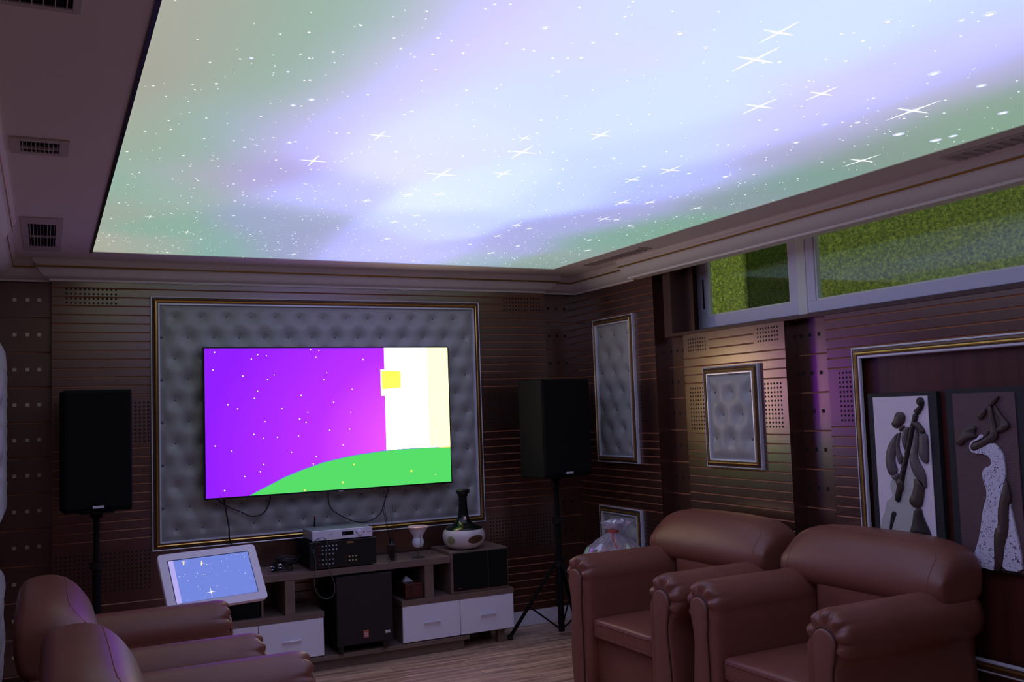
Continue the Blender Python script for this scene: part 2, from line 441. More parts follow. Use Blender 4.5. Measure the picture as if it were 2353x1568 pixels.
TVS = [(0.969,2.025),(1.239,2.008),(1.199,1.979),(1.295,2.001),(1.586,2.041),(1.643,2.034),(1.621,1.988),(0.958,1.913),(1.143,1.871),(1.343,1.875),(1.301,1.845),(1.692,1.884),(1.671,1.838),(0.912,1.81),(1.235,1.771),(1.215,1.725),(1.518,1.737),(1.047,1.689),(1.108,1.662),(1.39,1.654),(1.736,1.686),(1.56,1.624),(1.505,1.582),(1.547,1.559),(1.28,1.573),(1.704,1.5),(1.207,1.494),(1.269,1.466),(1.357,1.469),(1.495,1.47),(0.966,1.431),(1.068,1.394),(1.448,1.367),(1.795,1.399),(1.611,1.329),(1.59,1.284),(1.266,1.298),(1.245,1.253),(1.146,1.229),(1.021,1.147),(1.946,1.97),(1.865,1.769),(1.852,1.615),(1.841,1.502),(1.795,1.399)]
HILL = [(1.175,1.103),(1.279,1.151),(1.399,1.206),(1.52,1.248),(1.658,1.288),(1.827,1.317),(1.906,1.327),(2.068,1.342),(2.219,1.348),(2.411,1.347),(2.564,1.345)]
FLARE = [(0.951,3.643,0.05535),(1.089,3.229,0.041),(1.513,3.686,0.0697),(1.682,3.261,0.06231999999999999),(1.603,3.085,0.026813999999999998),(1.759,3.59,0.046166),(1.855,2.955,0.046001999999999994),(1.883,2.129,0.067322),(1.807,1.942,0.05248),(2.197,2.475,0.05830199999999999),(2.305,2.296,0.049199999999999994),(2.76,2.322,0.07748999999999999),(3.126,2.907,0.067896),(0.464,4.91,0.030011999999999997),(0.683,5.262,0.032799999999999996),(0.34,5.636,0.016728),(0.658,5.942,0.024272),(1.362,4.259,0.029929999999999995),(1.507,4.09,0.029602),(1.641,4.029,0.036408),(1.651,4.703,0.029929999999999995),(1.706,4.512,0.027306),(1.771,5.167,0.028617999999999998),(1.386,5.826,0.030258),(2.316,4.599,0.03977),(2.437,4.668,0.024517999999999998),(2.358,4.923,0.033701999999999996),(2.573,5.478,0.042066),(2.575,3.927,0.05125),(2.708,3.886,0.036982),(2.704,4.313,0.047723999999999996),(2.787,4.313,0.028125999999999995),(2.422,3.309,0.054202),(2.359,3.509,0.042804),(3.029,3.928,0.03485),(3.147,5.23,0.033538)]
BLOB = [(0.519,2.635,0.0046),(0.713,2.751,0.0042),(0.721,3.0,0.0068),(0.762,2.925,0.0083),(0.806,3.422,0.0078),(0.824,3.404,0.0052),(0.666,3.537,0.0052),(0.813,3.676,0.0046),(0.727,4.117,0.005),(0.79,4.444,0.0053),(0.84,4.767,0.0069),(0.822,4.331,0.0042),(0.781,5.448,0.0064),(1.088,4.139,0.0053),(1.191,2.149,0.0083),(1.553,2.047,0.0113),(1.383,2.425,0.0073),(1.189,2.671,0.0068),(1.686,2.107,0.0063),(2.508,2.02,0.0142),(2.26,1.635,0.012),(2.222,1.692,0.0068),(2.036,1.774,0.0094),(2.956,2.559,0.0157),(3.174,2.571,0.0162),(3.189,2.502,0.012),(2.76,2.046,0.0117),(3.106,2.224,0.0129),(1.572,3.114,0.0072),(2.08,3.222,0.009),(2.074,3.669,0.0087),(2.278,3.295,0.0094),(2.54,3.334,0.0087),(2.736,3.328,0.0112),(2.579,2.561,0.0083),(2.677,2.498,0.0083),(2.649,2.785,0.0089),(2.448,2.671,0.0074),(0.94,2.465,0.0041),(0.637,2.705,0.0041),(0.735,2.308,0.0031),(2.956,4.442,0.0127),(2.961,4.892,0.0135),(2.313,5.217,0.0103),(2.628,5.198,0.0121),(2.09,5.72,0.0092),(0.991,2.095,0.0024),(1.011,4.026,0.0041)]
SKY = [(0.285,2.392,165,165,150),(0.294,2.767,160,160,145),(0.305,3.425,160,165,148),(0.287,4.753,150,165,145),(0.284,5.852,165,170,150),(0.557,5.782,150,170,150),(0.396,2.434,158,165,150),(0.52,2.51,148,172,158),(0.599,2.355,140,175,155),(0.73,2.217,140,180,165),(0.605,2.93,145,175,155),(0.666,2.627,135,175,155),(0.539,3.343,130,180,155),(0.433,3.673,135,175,150),(0.553,3.977,165,170,175),(0.517,4.399,150,175,165),(0.386,4.352,130,175,150),(0.598,5.1,125,170,145),(0.955,5.679,120,170,150),(0.678,3.294,175,170,220),(0.844,3.349,195,190,248),(0.799,3.897,165,160,215),(1.061,4.229,183,190,245),(0.972,4.761,140,160,185),(1.236,5.455,138,155,185),(0.892,2.962,200,196,250),(0.897,2.539,205,198,250),(0.954,2.343,210,200,250),(1.231,2.109,213,210,255),(1.613,1.871,214,210,255),(1.197,3.413,212,214,255),(1.25,3.093,212,222,255),(1.336,2.574,204,216,255),(1.822,3.991,210,225,255),(1.895,4.731,185,200,250),(1.718,5.328,165,175,240),(2.268,5.677,160,170,235),(2.676,5.234,150,158,220),(2.62,5.774,130,165,190),(3.091,5.661,125,155,150),(2.925,4.856,110,160,145),(2.657,4.646,155,165,222),(2.219,3.867,192,210,255),(2.818,4.22,160,165,220),(3.079,4.394,110,160,140),(2.523,3.587,172,186,250),(1.925,2.588,205,220,255),(2.259,3.051,194,210,255),(2.768,3.42,178,184,242),(3.049,3.609,130,150,160),(3.068,3.323,110,155,140),(2.778,2.874,160,165,200),(2.472,2.662,200,198,255),(1.864,2.174,205,220,255),(2.106,1.9,210,205,255),(2.211,1.697,206,203,255),(2.541,2.127,203,200,255),(3.045,2.783,125,150,140),(2.707,2.465,175,175,220),(3.026,2.352,130,160,145),(2.824,2.023,160,170,165),(3.041,2.184,125,160,140),(2.459,1.697,195,190,235),(3.202,2.233,120,160,135)]
# ---------------------------------------------------------------- the setting
H = 2.60          # soffit height
XL, XR, YB, YF = -0.26, 3.76, 6.40, -1.6

# floor
struct(link('floor', BX(XL - .3, XR + .3, YF - .1, YB + .3, -0.1, 0.0), 'floor'))

# ceiling soffit with the opening of the stretch ceiling
CX0, CX1, CY0, CY1 = 0.249, 3.318, 0.9, 6.003
bm = bmesh.new()
box(bm, XL - .3, CX0, YF - .1, YB + .3, H, H + .14)
box(bm, CX1, XR + .34, YF - .1, YB + .3, H, H + .14)
box(bm, CX0, CX1, CY1, YB + .3, H, H + .14)
box(bm, CX0, CX1, YF - .1, CY0, H, H + .14)
struct(link('ceiling', bm, 'plaster'))
# dark gap strip along the left edge of the glowing panel
struct(link('trim_5', BX(CX0 - .013, CX0, CY0, CY1, H - .006, H + .0), 'black'))

# wall panelling : profile with real grooves
def wall_strip(bm, P, s0, s1, z0, z1, grooves=(), mi=0, th=0.03):
    """P(s,z,d)->world, d = depth into the room. grooves = list of z centres"""
    prof = [(z0, 0.0)]
    mats = []
    for g in sorted(grooves):
        if g - .007 <= z0 or g + .006 >= z1: continue
        prof += [(g - .0060, 0.0), (g + .0020, -.005), (g + .0030, -.005), (g + .0034, 0.0)]
        mats += [mi, 1, 1, mi]
    prof.append((z1, 0.0)); mats.append(mi)
    A = [bm.verts.new(P(s0, z, d)) for z, d in prof]
    B = [bm.verts.new(P(s1, z, d)) for z, d in prof]
    for i in range(len(prof) - 1):
        f = bm.faces.new((A[i], B[i], B[i + 1], A[i + 1])); f.material_index = mats[i]

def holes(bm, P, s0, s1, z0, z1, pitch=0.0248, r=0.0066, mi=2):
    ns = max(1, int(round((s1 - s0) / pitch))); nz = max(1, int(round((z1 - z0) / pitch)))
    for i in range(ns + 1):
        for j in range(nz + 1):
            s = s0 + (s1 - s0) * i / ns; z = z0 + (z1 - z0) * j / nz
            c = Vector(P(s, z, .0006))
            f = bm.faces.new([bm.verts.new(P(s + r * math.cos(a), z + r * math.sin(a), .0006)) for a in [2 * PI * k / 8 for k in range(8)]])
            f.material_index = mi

def squares(bm, P, ss, zs, r=0.0115, mi=2):
    for s in ss:
        for z in zs:
            f = bm.faces.new([bm.verts.new(P(s + a, z + b, .0008)) for a, b in ((-r, -r), (r, -r), (r, r), (-r, r))])
            f.material_index = mi

def ret(bm, pts, mi=0):
    f = bm.faces.new([bm.verts.new(p) for p in pts]); f.material_index = mi

PB = lambda s, z, d: (s, YB - d, z)          # back wall
PBr = lambda s, z, d: (s, YB + .08 - d, z)   # its recessed columns
PR = lambda s, z, d: (XR - d, s, z)          # right wall
PRr = lambda s, z, d: (XR + .1 - d, s, z)
PL = lambda s, z, d: (XL + d, s, z)

def gr(z0, z1, base, step):
    k = math.ceil((z0 - base) / step); o = []
    while base + k * step < z1:
        o.append(base + k * step); k += 1
    return o

WM = ['wood', 'groove', 'hole', 'bright_hole']
GB, SB = 1.052, 0.0555
bm = bmesh.new()
xs0, xs1 = 0.038, 3.447
for (z0, z1, kind) in ((0, .545, 'g'), (.545, .835, 'p'), (.835, 1.455, 'g'), (1.455, 1.745, 'p'), (1.745, H, 'g')):
    wall_strip(bm, PB, xs0, xs1, z0, z1, gr(z0 + .001, z1, GB, SB) if kind == 'g' else ())
for a, b in ((.06, .585), (2.93, 3.42)):
    holes(bm, PB, a, b, .575, .80); holes(bm, PB, a, b, 1.48, 1.72)
for a, b in ((.12, .40), (3.10, 3.40)):
    holes(bm, PB, a, b, 2.345, 2.43)
ret(bm, [(xs0, YB, 0), (xs0, YB, H), (xs0, YB + .08, H), (xs0, YB + .08, 0)])
ret(bm, [(xs1, YB, 0), (xs1, YB, H), (xs1, YB + .08, H), (xs1, YB + .08, 0)])
QG = [2.26 - .2137 * k for k in range(11)]
QH = [2.368 - .2137 * k for k in range(11)]
for a, b in ((XL - .02, xs0), (xs1, XR + .12)):
    wall_strip(bm, PBr, a, b, 0, H, [g for g in QG if g > .1])
squares(bm, PBr, (-.165, -.095, -.030), QH, .0105, 3)
squares(bm, PBr, (3.52, 3.592, 3.664), QH, .0095, 2)
ret(bm, [(XL - .1, YB + .12, 0), (XR + .2, YB + .12, 0), (XR + .2, YB + .12, H), (XL - .1, YB + .12, H)])
struct(link('wall_back', bm, WM))

# right wall
GC, SC = 1.186, 0.0517
bm = bmesh.new()
# section A (tall tufted panel)
for (z0, z1, kind) in ((0, .55, 'g'), (.55, .82, 'p'), (.82, 1.455, 'g'), (1.455, 1.745, 'p'), (1.745, H, 'g')):
    wall_strip(bm, PR, 5.405, YB + .1, z0, z1, gr(z0 + .001, z1, GC, SC * 1.04) if kind == 'g' else ())
holes(bm, PR, 6.22, 6.38, 1.48, 1.72); holes(bm, PR, 5.45, 5.62, 1.48, 1.72)
holes(bm, PR, 6.22, 6.38, .58, .79); holes(bm, PR, 5.45, 5.62, .58, .79)
ret(bm, [(XR, 5.405, 0), (XR, 5.405, H), (XR + .1, 5.405, H), (XR + .1, 5.405, 0)])
# recess between A and B
QGR = [1.847 - .2137 * k for k in range(9)]
QHR = [1.955 - .2137 * k for k in range(9)]
wall_strip(bm, PRr, 5.085, 5.405, 0, H, [g for g in QGR if g > .1])
squares(bm, PRr, (5.15, 5.22, 5.29, 5.36), QHR, .0095, 2)
# section B (small tufted panel)
y0, y1 = 4.133, 5.085
for (z0, z1, kind) in ((0, 1.425, 'g'), (1.425, 1.715, 'p'), (1.715, 1.915, 'g')):
    wall_strip(bm, PR, y0, y1, z0, z1, gr(z0 + .001, z1, GC, SC * 1.04) if kind == 'g' else ())
wall_strip(bm, PR, y0, 4.395, 1.915, 2.063)
wall_strip(bm, PR, 4.815, y1, 1.915, 2.063)
wall_strip(bm, PR, 4.395, 4.815, 1.915, 2.063, gr(1.915, 2.04, GC, SC * 1.04))
holes(bm, PR, 4.185, 4.318, 1.444, 1.692); holes(bm, PR, 4.90, 5.03, 1.432, 1.690)
holes(bm, PR, 4.189, 4.356, 1.944, 2.016); holes(bm, PR, 4.854, 5.028, 1.936, 2.007)
ret(bm, [(XR, y0, 0), (XR, y0, 2.063), (XR + .1, y0, 2.063), (XR + .1, y0, 0)])
ret(bm, [(XR, y1, 0), (XR, y1, 2.063), (XR + .1, y1, 2.063), (XR + .1, y1, 0)])
# recess between B and C
wall_strip(bm, PRr, 3.815, y0, 0, 2.063, [g for g in QGR if g > .1])
squares(bm, PRr, (3.968, 4.038, 4.108), QHR, .0105, 2)
# section C : above and beside the framed alcove, and everything nearer the camera
CF0, CF1, CZ0, CZ1 = 1.20, 3.637, 0.359, 1.851
for (a, b) in ((3.60, 3.815), (YF, 1.24)):
    for (z0, z1, kind) in ((0, 1.455, 'g'), (1.455, 1.745, 'p'), (1.745, 2.063, 'g')):
        wall_strip(bm, PR, a, b, z0, z1, gr(z0 + .001, z1, GC + .0, SC) if kind == 'g' else ())
wall_strip(bm, PR, 1.24, 3.60, 0, .38, gr(.02, .38, GC, SC))
wall_strip(bm, PR, 1.24, 3.60, 1.83, 2.063, gr(1.83, 2.063, GC, SC))
holes(bm, PR, 3.662, 3.735, 1.479, 1.727)
ret(bm, [(XR, 3.815, 0), (XR, 3.815, 2.063), (XR + .1, 3.815, 2.063), (XR + .1, 3.815, 0)])
# alcove panel
wall_strip(bm, lambda s, z, d: (XR + .03 - d, s, z), 1.20, 3.64, .34, 1.87, mi=4)
# solid backing behind the panelling, below and beside the windows
box(bm, XR + .13, XR + .34, YF, 5.2, 0, 2.04)
box(bm, XR + .13, XR + .34, 5.205, YB + .3, 0, H)
box(bm, XR + .05, XR + .34, YF - .1, YF + .4, 0, H)
struct(link('wall_right', bm, WM + ['woodx']))

# wooden window sill, jamb and head
bm = bmesh.new()
box(bm, XR - .004, XR + .30, YF + .4, 5.2, 2.042, 2.064, .002)
box(bm, XR, XR + .30, 5.2, 5.285, 2.042, H - .001, .002)
struct(link('trim_4', bm, 'trimwood'))

# left wall and the wall behind the camera
bm = bmesh.new()
for (z0, z1, kind) in ((0, 1.455, 'g'), (1.455, 1.745, 'p'), (1.745, H, 'g')):
    wall_strip(bm, PL, YF, YB + .1, z0, z1, gr(z0 + .001, z1, GC, SC * 1.04) if kind == 'g' else ())
ret(bm, [(XL - .1, YF, 0), (XL - .1, YF, H), (XL - .1, YB + .15, H), (XL - .1, YB + .15, 0)])
struct(link('wall_left', bm, WM))
bm = bmesh.new()
box(bm, XL - .1, XR + .34, YF - .08, YF, 0, H)
struct(link('wall_front', bm, 'wood'))

# skirting tiles
struct(link('baseboard_back', BX(XL, XR, YB - .012, YB - .001, 0, .105, .002), 'skirting'))
struct(link('baseboard_left', BX(XL + .001, XL + .012, YF, YB - .02, 0, .105, .002), 'skirting'))

# cornices : profile swept along the walls with mitred corners
def sweep(bm, path, prof, mats, side=1):
    """path: list of (x,y); prof: list of (out, z) ; room side to the right of travel * side"""
    n = len(path); rings = []
    for i, p in enumerate(path):
        p = Vector(p)
        d0 = (p - Vector(path[i - 1])).normalized() if i > 0 else None
        d1 = (Vector(path[i + 1]) - p).normalized() if i < n - 1 else None
        if d0 is None: d0 = d1
        if d1 is None: d1 = d0
        n0 = Vector((d0.y, -d0.x)) * side; n1 = Vector((d1.y, -d1.x)) * side
        m_ = (n0 + n1); m_ = m_ / (m_.dot(n0)) if abs(m_.dot(n0)) > 1e-6 else n0
        rings.append([bm.verts.new((p.x + m_.x * o, p.y + m_.y * o, z)) for o, z in prof])
    for A, B in zip(rings, rings[1:]):
        for k in range(len(prof) - 1):
            f = bm.faces.new((A[k], B[k], B[k + 1], A[k + 1])); f.material_index = mats[k]
    for r in (rings[0], rings[-1]):
        f = bm.faces.new(r); f.material_index = 0
    bmesh.ops.recalc_face_normals(bm, faces=bm.faces)

cp = [(0, 2.477), (.010, 2.477), (.014, 2.489), (.030, 2.496), (.048, 2.508), (.064, 2.526), (.074, 2.543), (.080, 2.549),
      (.088, 2.551), (.092, 2.556), (.090, 2.561), (.083, 2.563), (.086, 2.573), (.100, 2.582), (.104, 2.594), (.104, 2.601), (0, 2.601)]
cm = [0] * (len(cp) - 1)
for k in (8, 9, 10): cm[k] = 1
bm = bmesh.new()
sweep(bm, [(XL, 5.18), (XL, YB + .06), (.038, YB + .06), (.038, YB), (3.44, YB), (3.44, YB + .06), (XR - .0, YB + .06), (XR, 5.62)], cp, cm)
struct(link('trim_1', bm, ['cornice', 'goldflat'], smooth=True))
bm = bmesh.new()
sweep(bm, [(XR, 5.55), (XR - .105, 5.55), (XR - .105, YF)] if False else [(XR - .085, 5.56), (XR - .085, YF)], [(-.075, 2.477), (0, 2.477)] + cp[1:-1] + [(-.075, 2.601)],
      [0, 0] + cm[1:-1] + [0] if False else [0] + cm[:-1] + [0])
struct(link('trim_2', bm, ['cornice', 'goldflat'], smooth=True))
bm = bmesh.new()
sweep(bm, [(XL + .028, YF), (XL + .028, 5.18)], [(-.028, 2.477), (0, 2.477)] + cp[1:-1] + [(-.028, 2.601)], [0] + cm[:-1] + [0])
struct(link('trim_3', bm, ['cornice', 'goldflat'], smooth=True))

# ---------------------------------------------------------------- window
WX = 3.97
def bars(bm, x0, x1, y0, y1, z0, z1, w, mi=0, bev=.003):
    box(bm, x0, x1, y0, y1, z0, z0 + w, bev, mi); box(bm, x0, x1, y0, y1, z1 - w, z1, bev, mi)
    box(bm, x0, x1, y0, y0 + w, z0 + w, z1 - w, bev, mi); box(bm, x0, x1, y1 - w, y1, z0 + w, z1 - w, bev, mi)
win = bpy.data.objects.new('window_1', None); COL.objects.link(win); win.location = (WX, 4.7, 2.064); struct(win)
bm = bmesh.new(); bars(bm, WX + .012, WX + .06, 4.17, 5.199, 2.064, 2.66, .05)
link('window_frame', bm, 'frame_upvc', win)
bm = bmesh.new(); bars(bm, WX, WX + .045, 4.222, 5.155, 2.092, 2.63, .075)
sash = link('sash', bm, 'frame_upvc', win)
bm = bmesh.new(); bars(bm, WX + .005, WX + .03, 4.297, 5.080, 2.167, 2.555, .012)
link('glazing_bead', bm, 'bead', sash)
link('pane', BX(WX + .014, WX + .018, 4.305, 5.07, 2.17, 2.55), 'glass', sash)
bm = bmesh.new(); box(bm, WX - .004, WX + .001, 5.108, 5.122, 2.22, 2.42, .002)
link('window_handle', bm, 'black', sash)
win2 = bpy.data.objects.new('window_2', None); COL.objects.link(win2); win2.location = (WX, 2.0, 2.064); struct(win2)
bm = bmesh.new(); bars(bm, WX + .012, WX + .06, -.6, 4.165, 2.064, 2.66, .05)
link('window_frame', bm, 'frame_upvc', win2)
bm = bmesh.new(); bars(bm, WX - .006, WX + .045, 0.9, 4.150, 2.092, 2.63, .065)
sash = link('sash', bm, 'frame_upvc', win2)
bm = bmesh.new(); bars(bm, WX + .0, WX + .03, 0.965, 4.085, 2.157, 2.565, .012)
link('glazing_bead', bm, 'bead', sash)
link('pane', BX(WX + .014, WX + .018, .97, 4.08, 2.16, 2.56), 'glass', sash)
bm = bmesh.new(); box(bm, WX - .010, WX + .012, 4.15, 4.222, 2.064, 2.64, .003)
struct(link('window_3', bm, 'bead'))
# wall strip above and below the frames, outside of the sill
bm = bmesh.new()
box(bm, XR + .13, XR + .34, YF, 5.2, 2.655, 2.80)
box(bm, WX + .0, WX + .09, YF, -.6, 2.04, 2.66); 
struct(link('wall_outer', bm, 'wood'))

# light well, grass-clad walls; folds made up to turn one face into shade
bm = bmesh.new()
path = [(4.12, 5.98), (5.12, 6.02), (5.06, 5.30), (6.6, 1.6), (6.9, -1.5)]
out = [(4.12, 6.14), (5.26, 6.16), (5.24, 5.33), (6.75, 1.66), (7.05, -1.5)]
rings = [[bm.verts.new(p) for p in ((a[0], a[1], .6), (a[0], a[1], 4.6), (b[0], b[1], 4.6), (b[0], b[1], .6))] for a, b in zip(path, out)]
for A, B in zip(rings, rings[1:]):
    for k in range(4): bm.faces.new((A[k], A[(k + 1) % 4], B[(k + 1) % 4], B[k]))
bm.faces.new(rings[0]); bm.faces.new(rings[-1])
bmesh.ops.recalc_face_normals(bm, faces=bm.faces)
g = tag(link('artificial_grass_wall', bm, 'grass', loc=(5.15, 2.3, .6)), 'bright green artificial grass wall cladding seen outside through the high windows', 'grass wall')

# ---------------------------------------------------------------- luminous galaxy ceiling
def shepard(x, y):
    sw = 0; c = [0, 0, 0]
    for (a, b, r, g_, bb) in SKY:
        d = (((a - x) / .20) ** 2 + ((b - y) / .32) ** 2)
        w = math.exp(-min(d, 60)) + .02 / (1 + d) ** 2
        sw += w; c[0] += w * r; c[1] += w * g_; c[2] += w * bb
    return [v / sw for v in c]
NX, NY = 80, 150
bm = bmesh.new()
lay = bm.verts.layers.float_color.new('galaxy')
V = [[bm.verts.new((CX0 + (CX1 - CX0) * i / NX, CY0 + (CY1 - CY0) * j / NY, H + .004)) for i in range(NX + 1)] for j in range(NY + 1)]
for j in range(NY):
    for i in range(NX):
        bm.faces.new((V[j][i], V[j + 1][i], V[j + 1][i + 1], V[j][i + 1]))
for row in V:
    for v in row:
        yy = v.co.y if v.co.y > 2.25 else 2.25 + (2.25 - v.co.y) * .9
        c = shepard(v.co.x, yy)
        c = srgb(*c)
        k = min(1, max(0, (c[2] - .72) / .25))
        v[lay] = [c[0] * (1 + .03 * k), c[1] * (1 + .07 * k), c[2] * (1 + BLUE * k), 1]
# printed stars in the same film, a hair below it
ZS = H + .003
def star_poly(cx, cy, pts, mi):
    pts = [(a, b) for a, b in pts]
    f = bm.faces.new([bm.verts.new((cx + a, cy + b, ZS)) for a, b in pts]); f.material_index = mi
for (x, y, s) in FLARE:
    if not (CX0 < x < CX1 and y < CY1): continue
    p = []
    for k in range(4):
        for da, rr_ in ((0, 1.0), (5, .42), (12, .22), (26, .15), (45, .12), (64, .15), (78, .22), (85, .42)):
            a = math.radians(90 * k + da); r = s * rr_ * 1.12
            q = (.92 * r * math.cos(a), 1.45 * r * math.sin(a))
            if CX0 < x + q[0] < CX1 and y + q[1] < CY1 - .003: p.append(q)
    if len(p) > 8:
        star_poly(x, y, p, 1)
        if CX0 + s * .3 < x < CX1 - s * .3 and y < CY1 - s * .4:
            ZS = H + .0034
            star_poly(x, y, [(s * .22 * math.cos(2 * PI * k / 16), s * .30 * math.sin(2 * PI * k / 16)) for k in range(16)], 2)
            ZS = H + .003
for (x, y, s) in BLOB:
    if CX0 + s < x < CX1 - s and y < CY1 - s:
        star_poly(x, y, [(s * .62 * math.cos(2 * PI * k / 12), s * .8 * math.sin(2 * PI * k / 12)) for k in range(12)], 1)
        ZS = H + .0034
        star_poly(x, y, [(s * 1.25 * math.cos(2 * PI * k / 16), s * 1.5 * math.sin(2 * PI * k / 16)) for k in range(16)], 2)
        ZS = H + .003
rs = random.Random(11)
n = 0
while n < 1800:
    x = rs.uniform(CX0 + .01, CX1 - .01); y = rs.uniform(.2, CY1 - .01)
    dens = .35 + .65 * min(1, max(0, (y - 2.0) / 4.0)) ** 1.3
    if rs.random() > dens: continue
    s = rs.choice((.0014, .0017, .002, .0025, .003, .0042)) * rs.uniform(.8, 1.2)
    star_poly(x, y, [(s * math.cos(2 * PI * k / 6), s * math.sin(2 * PI * k / 6)) for k in range(6)], 1)
    n += 1
def galaxy_mat():
    m = bpy.data.materials.new('backlit_galaxy_print'); m.use_nodes = True
    nt = m.node_tree; b = nt.nodes['Principled BSDF']
    at = nt.nodes.new('ShaderNodeAttribute'); at.attribute_name = 'galaxy'
    nt.links.new(at.outputs['Color'], b.inputs['Emission Color']); b.inputs['Emission Strength'].default_value = CEIL_GLOW
    b.inputs['Base Color'].default_value = (.75, .75, .75, 1); b.inputs['Roughness'].default_value = .6; b.inputs['Specular IOR Level'].default_value = .2
    return m
bmesh.ops.recalc_face_normals(bm, faces=bm.faces)
o = link('stretch_ceiling', bm, [galaxy_mat(), emis('printed_star', (1, 1, 1), 1.4), emis('star_halo', srgb(215, 222, 255), 1.0)], loc=((CX0 + CX1) / 2, (CY0 + CY1) / 2, H + .004))
tag(o, 'large backlit stretch ceiling printed with a lavender and green starry galaxy', 'luminous ceiling')

# ---------------------------------------------------------------- ceiling vents
def vent(cx, cy, w, h, bars_n, lab, inner=None, group=None, mid=False, opening=.7, dark='matte', vary=0):
    t = thing('air_vent', lab, 'air vent', (cx, cy, H), group)
    iw, ih = (w * opening, h * opening) if inner is None else inner
    bm = bmesh.new(); z0, z1 = H - .007, H - .0005
    ox = vary
    box(bm, cx - w / 2, cx + ox - iw / 2, cy - h / 2, cy + h / 2, z0, z1, .002); box(bm, cx + ox + iw / 2, cx + w / 2, cy - h / 2, cy + h / 2, z0, z1, .002)
    box(bm, cx + ox - iw / 2, cx + ox + iw / 2, cy - h / 2, cy - ih / 2, z0, z1, .002); box(bm, cx + ox - iw / 2, cx + ox + iw / 2, cy + ih / 2, cy + h / 2, z0, z1, .002)
    link('frame', bm, 'vent', t)
    link('duct', BX(cx + ox - iw / 2, cx + ox + iw / 2, cy - ih / 2, cy + ih / 2, H - .002, H - .0006), dark, t)
    for k in range(bars_n):
        x = cx + ox - iw / 2 + iw * (k + .5) / bars_n if w < h * 3 else 0
        if w >= h or mid:
            link('louvre', BX(x - .0012, x + .0012, cy - ih / 2, cy + ih / 2, H - .012, H - .002), 'vent', t)
        else:
            y = cy - ih / 2 + ih * (k + .5) / bars_n
            link('louvre', BX(cx + ox - iw / 2, cx + ox + iw / 2, y - .002, y + .002, H - .012, H - .002), 'vent', t)
    if mid:
        link('crossbar', BX(cx + ox - iw / 2, cx + ox + iw / 2, cy - .004, cy + .004, H - .013, H - .002), 'vent', t)
    return t
vent(-.012, 5.52, .19, .95, 8, 'square-looking dark louvred vent in the left ceiling border nearest the back wall', (.125, .66), mid=True)
vent(-.015, 3.74, .19, .21, 9, 'small dark vent in the left ceiling border, middle of the three', (.125, .14), mid=True)
vent(-.015, 2.35, .19, .24, 6, 'grey slotted vent at the top left corner of the photo', (.15, .19), mid=True)
vent(3.47, 2.35, .13, .80, 14, 'long grey slot vent in the right ceiling border above the wide window', (.10, .76), dark='vent')
vent(3.455, 5.40, .11, .75, 12, 'pale long slot vent in the right ceiling border near the back corner', (.085, .70), dark='vent')

# ---------------------------------------------------------------- moulded frames and tufted panels
def moulding(name, P, s0, s1, z0, z1, prof, mats, matlist, parent):
    """prof (inward offset, depth)"""
    bm = bmesh.new()
    cor = [(s0, z0, 1, 1), (s1, z0, -1, 1), (s1, z1, -1, -1), (s0, z1, 1, -1)]
    rings = [[bm.verts.new(P(s + a * o, z + b * o, d)) for o, d in prof] for s, z, a, b in cor]
    for i in range(4):
        A, B = rings[i], rings[(i + 1) % 4]
        for k in range(len(prof) - 1):
            f = bm.faces.new((A[k], B[k], B[k + 1], A[k + 1])); f.material_index = mats[k]
    bmesh.ops.recalc_face_normals(bm, faces=bm.faces)
    return link(name, bm, matlist, parent)
MP = [(0, 0), (0, .020), (.004, .024), (.008, .022), (.010, .017), (.020, .020), (.026, .030), (.031, .034), (.036, .032), (.040, .026), (.044, .026), (.047, .031), (.053, .031), (.056, .024), (.058, 0)]
MM = [0, 0, 0, 2, 2, 2, 1, 1, 2, 2, 0, 0, 0, 0]

def tufted(P, s0, s1, z0, z1, buttons, parent, h=.050, name='padding', ed=.03):
    bm = bmesh.new()
    ns = int((s1 - s0) / .0125); nz = int((z1 - z0) / .0125)
    bz = {}
    def hgt(s, z):
        e = min(s - s0, s1 - s, z - z0, z1 - z)
        v = h * (1 - math.exp(-max(e, 0) / ed))
        m_ = 0
        for (a, b) in buttons:
            d2 = (a - s) ** 2 + (b - z) ** 2
            if d2 < .03:
                d = math.sqrt(d2)
                m_ = max(m_, .94 * math.exp(-(d / .038) ** 1.15))
        # soft pleats running diagonally between buttons
        v *= (1 - m_)
        return v
    def crease(s, z):
        m_ = 0
        for (a, b) in buttons:
            ds, dz = s - a, z - b
            if abs(ds) < .085 and abs(dz) < .145:
                for sx in (-1, 1):
                    q = abs(ds * sx * .136 - dz * .0805) / .158
                    if (ds * sx) * .0805 + dz * .136 > -.0001 or True:
                        m_ = max(m_, math.exp(-(q / .004) ** 2) * .08)
        return m_
    G = []
    for j in range(nz + 1):
        row = []
        for i in range(ns + 1):
            s = s0 + (s1 - s0) * i / ns; z = z0 + (z1 - z0) * j / nz
            row.append(bm.verts.new(P(s, z, .002 + hgt(s, z) * (1 - crease(s, z)))))
        G.append(row)
    for j in range(nz):
        for i in range(ns):
            bm.faces.new((G[j][i], G[j][i + 1], G[j + 1][i + 1], G[j + 1][i]))
    bmesh.ops.recalc_face_normals(bm, faces=bm.faces)
    pad = link(name, bm, 'tuft', parent, smooth=True, autos=False)
    return pad

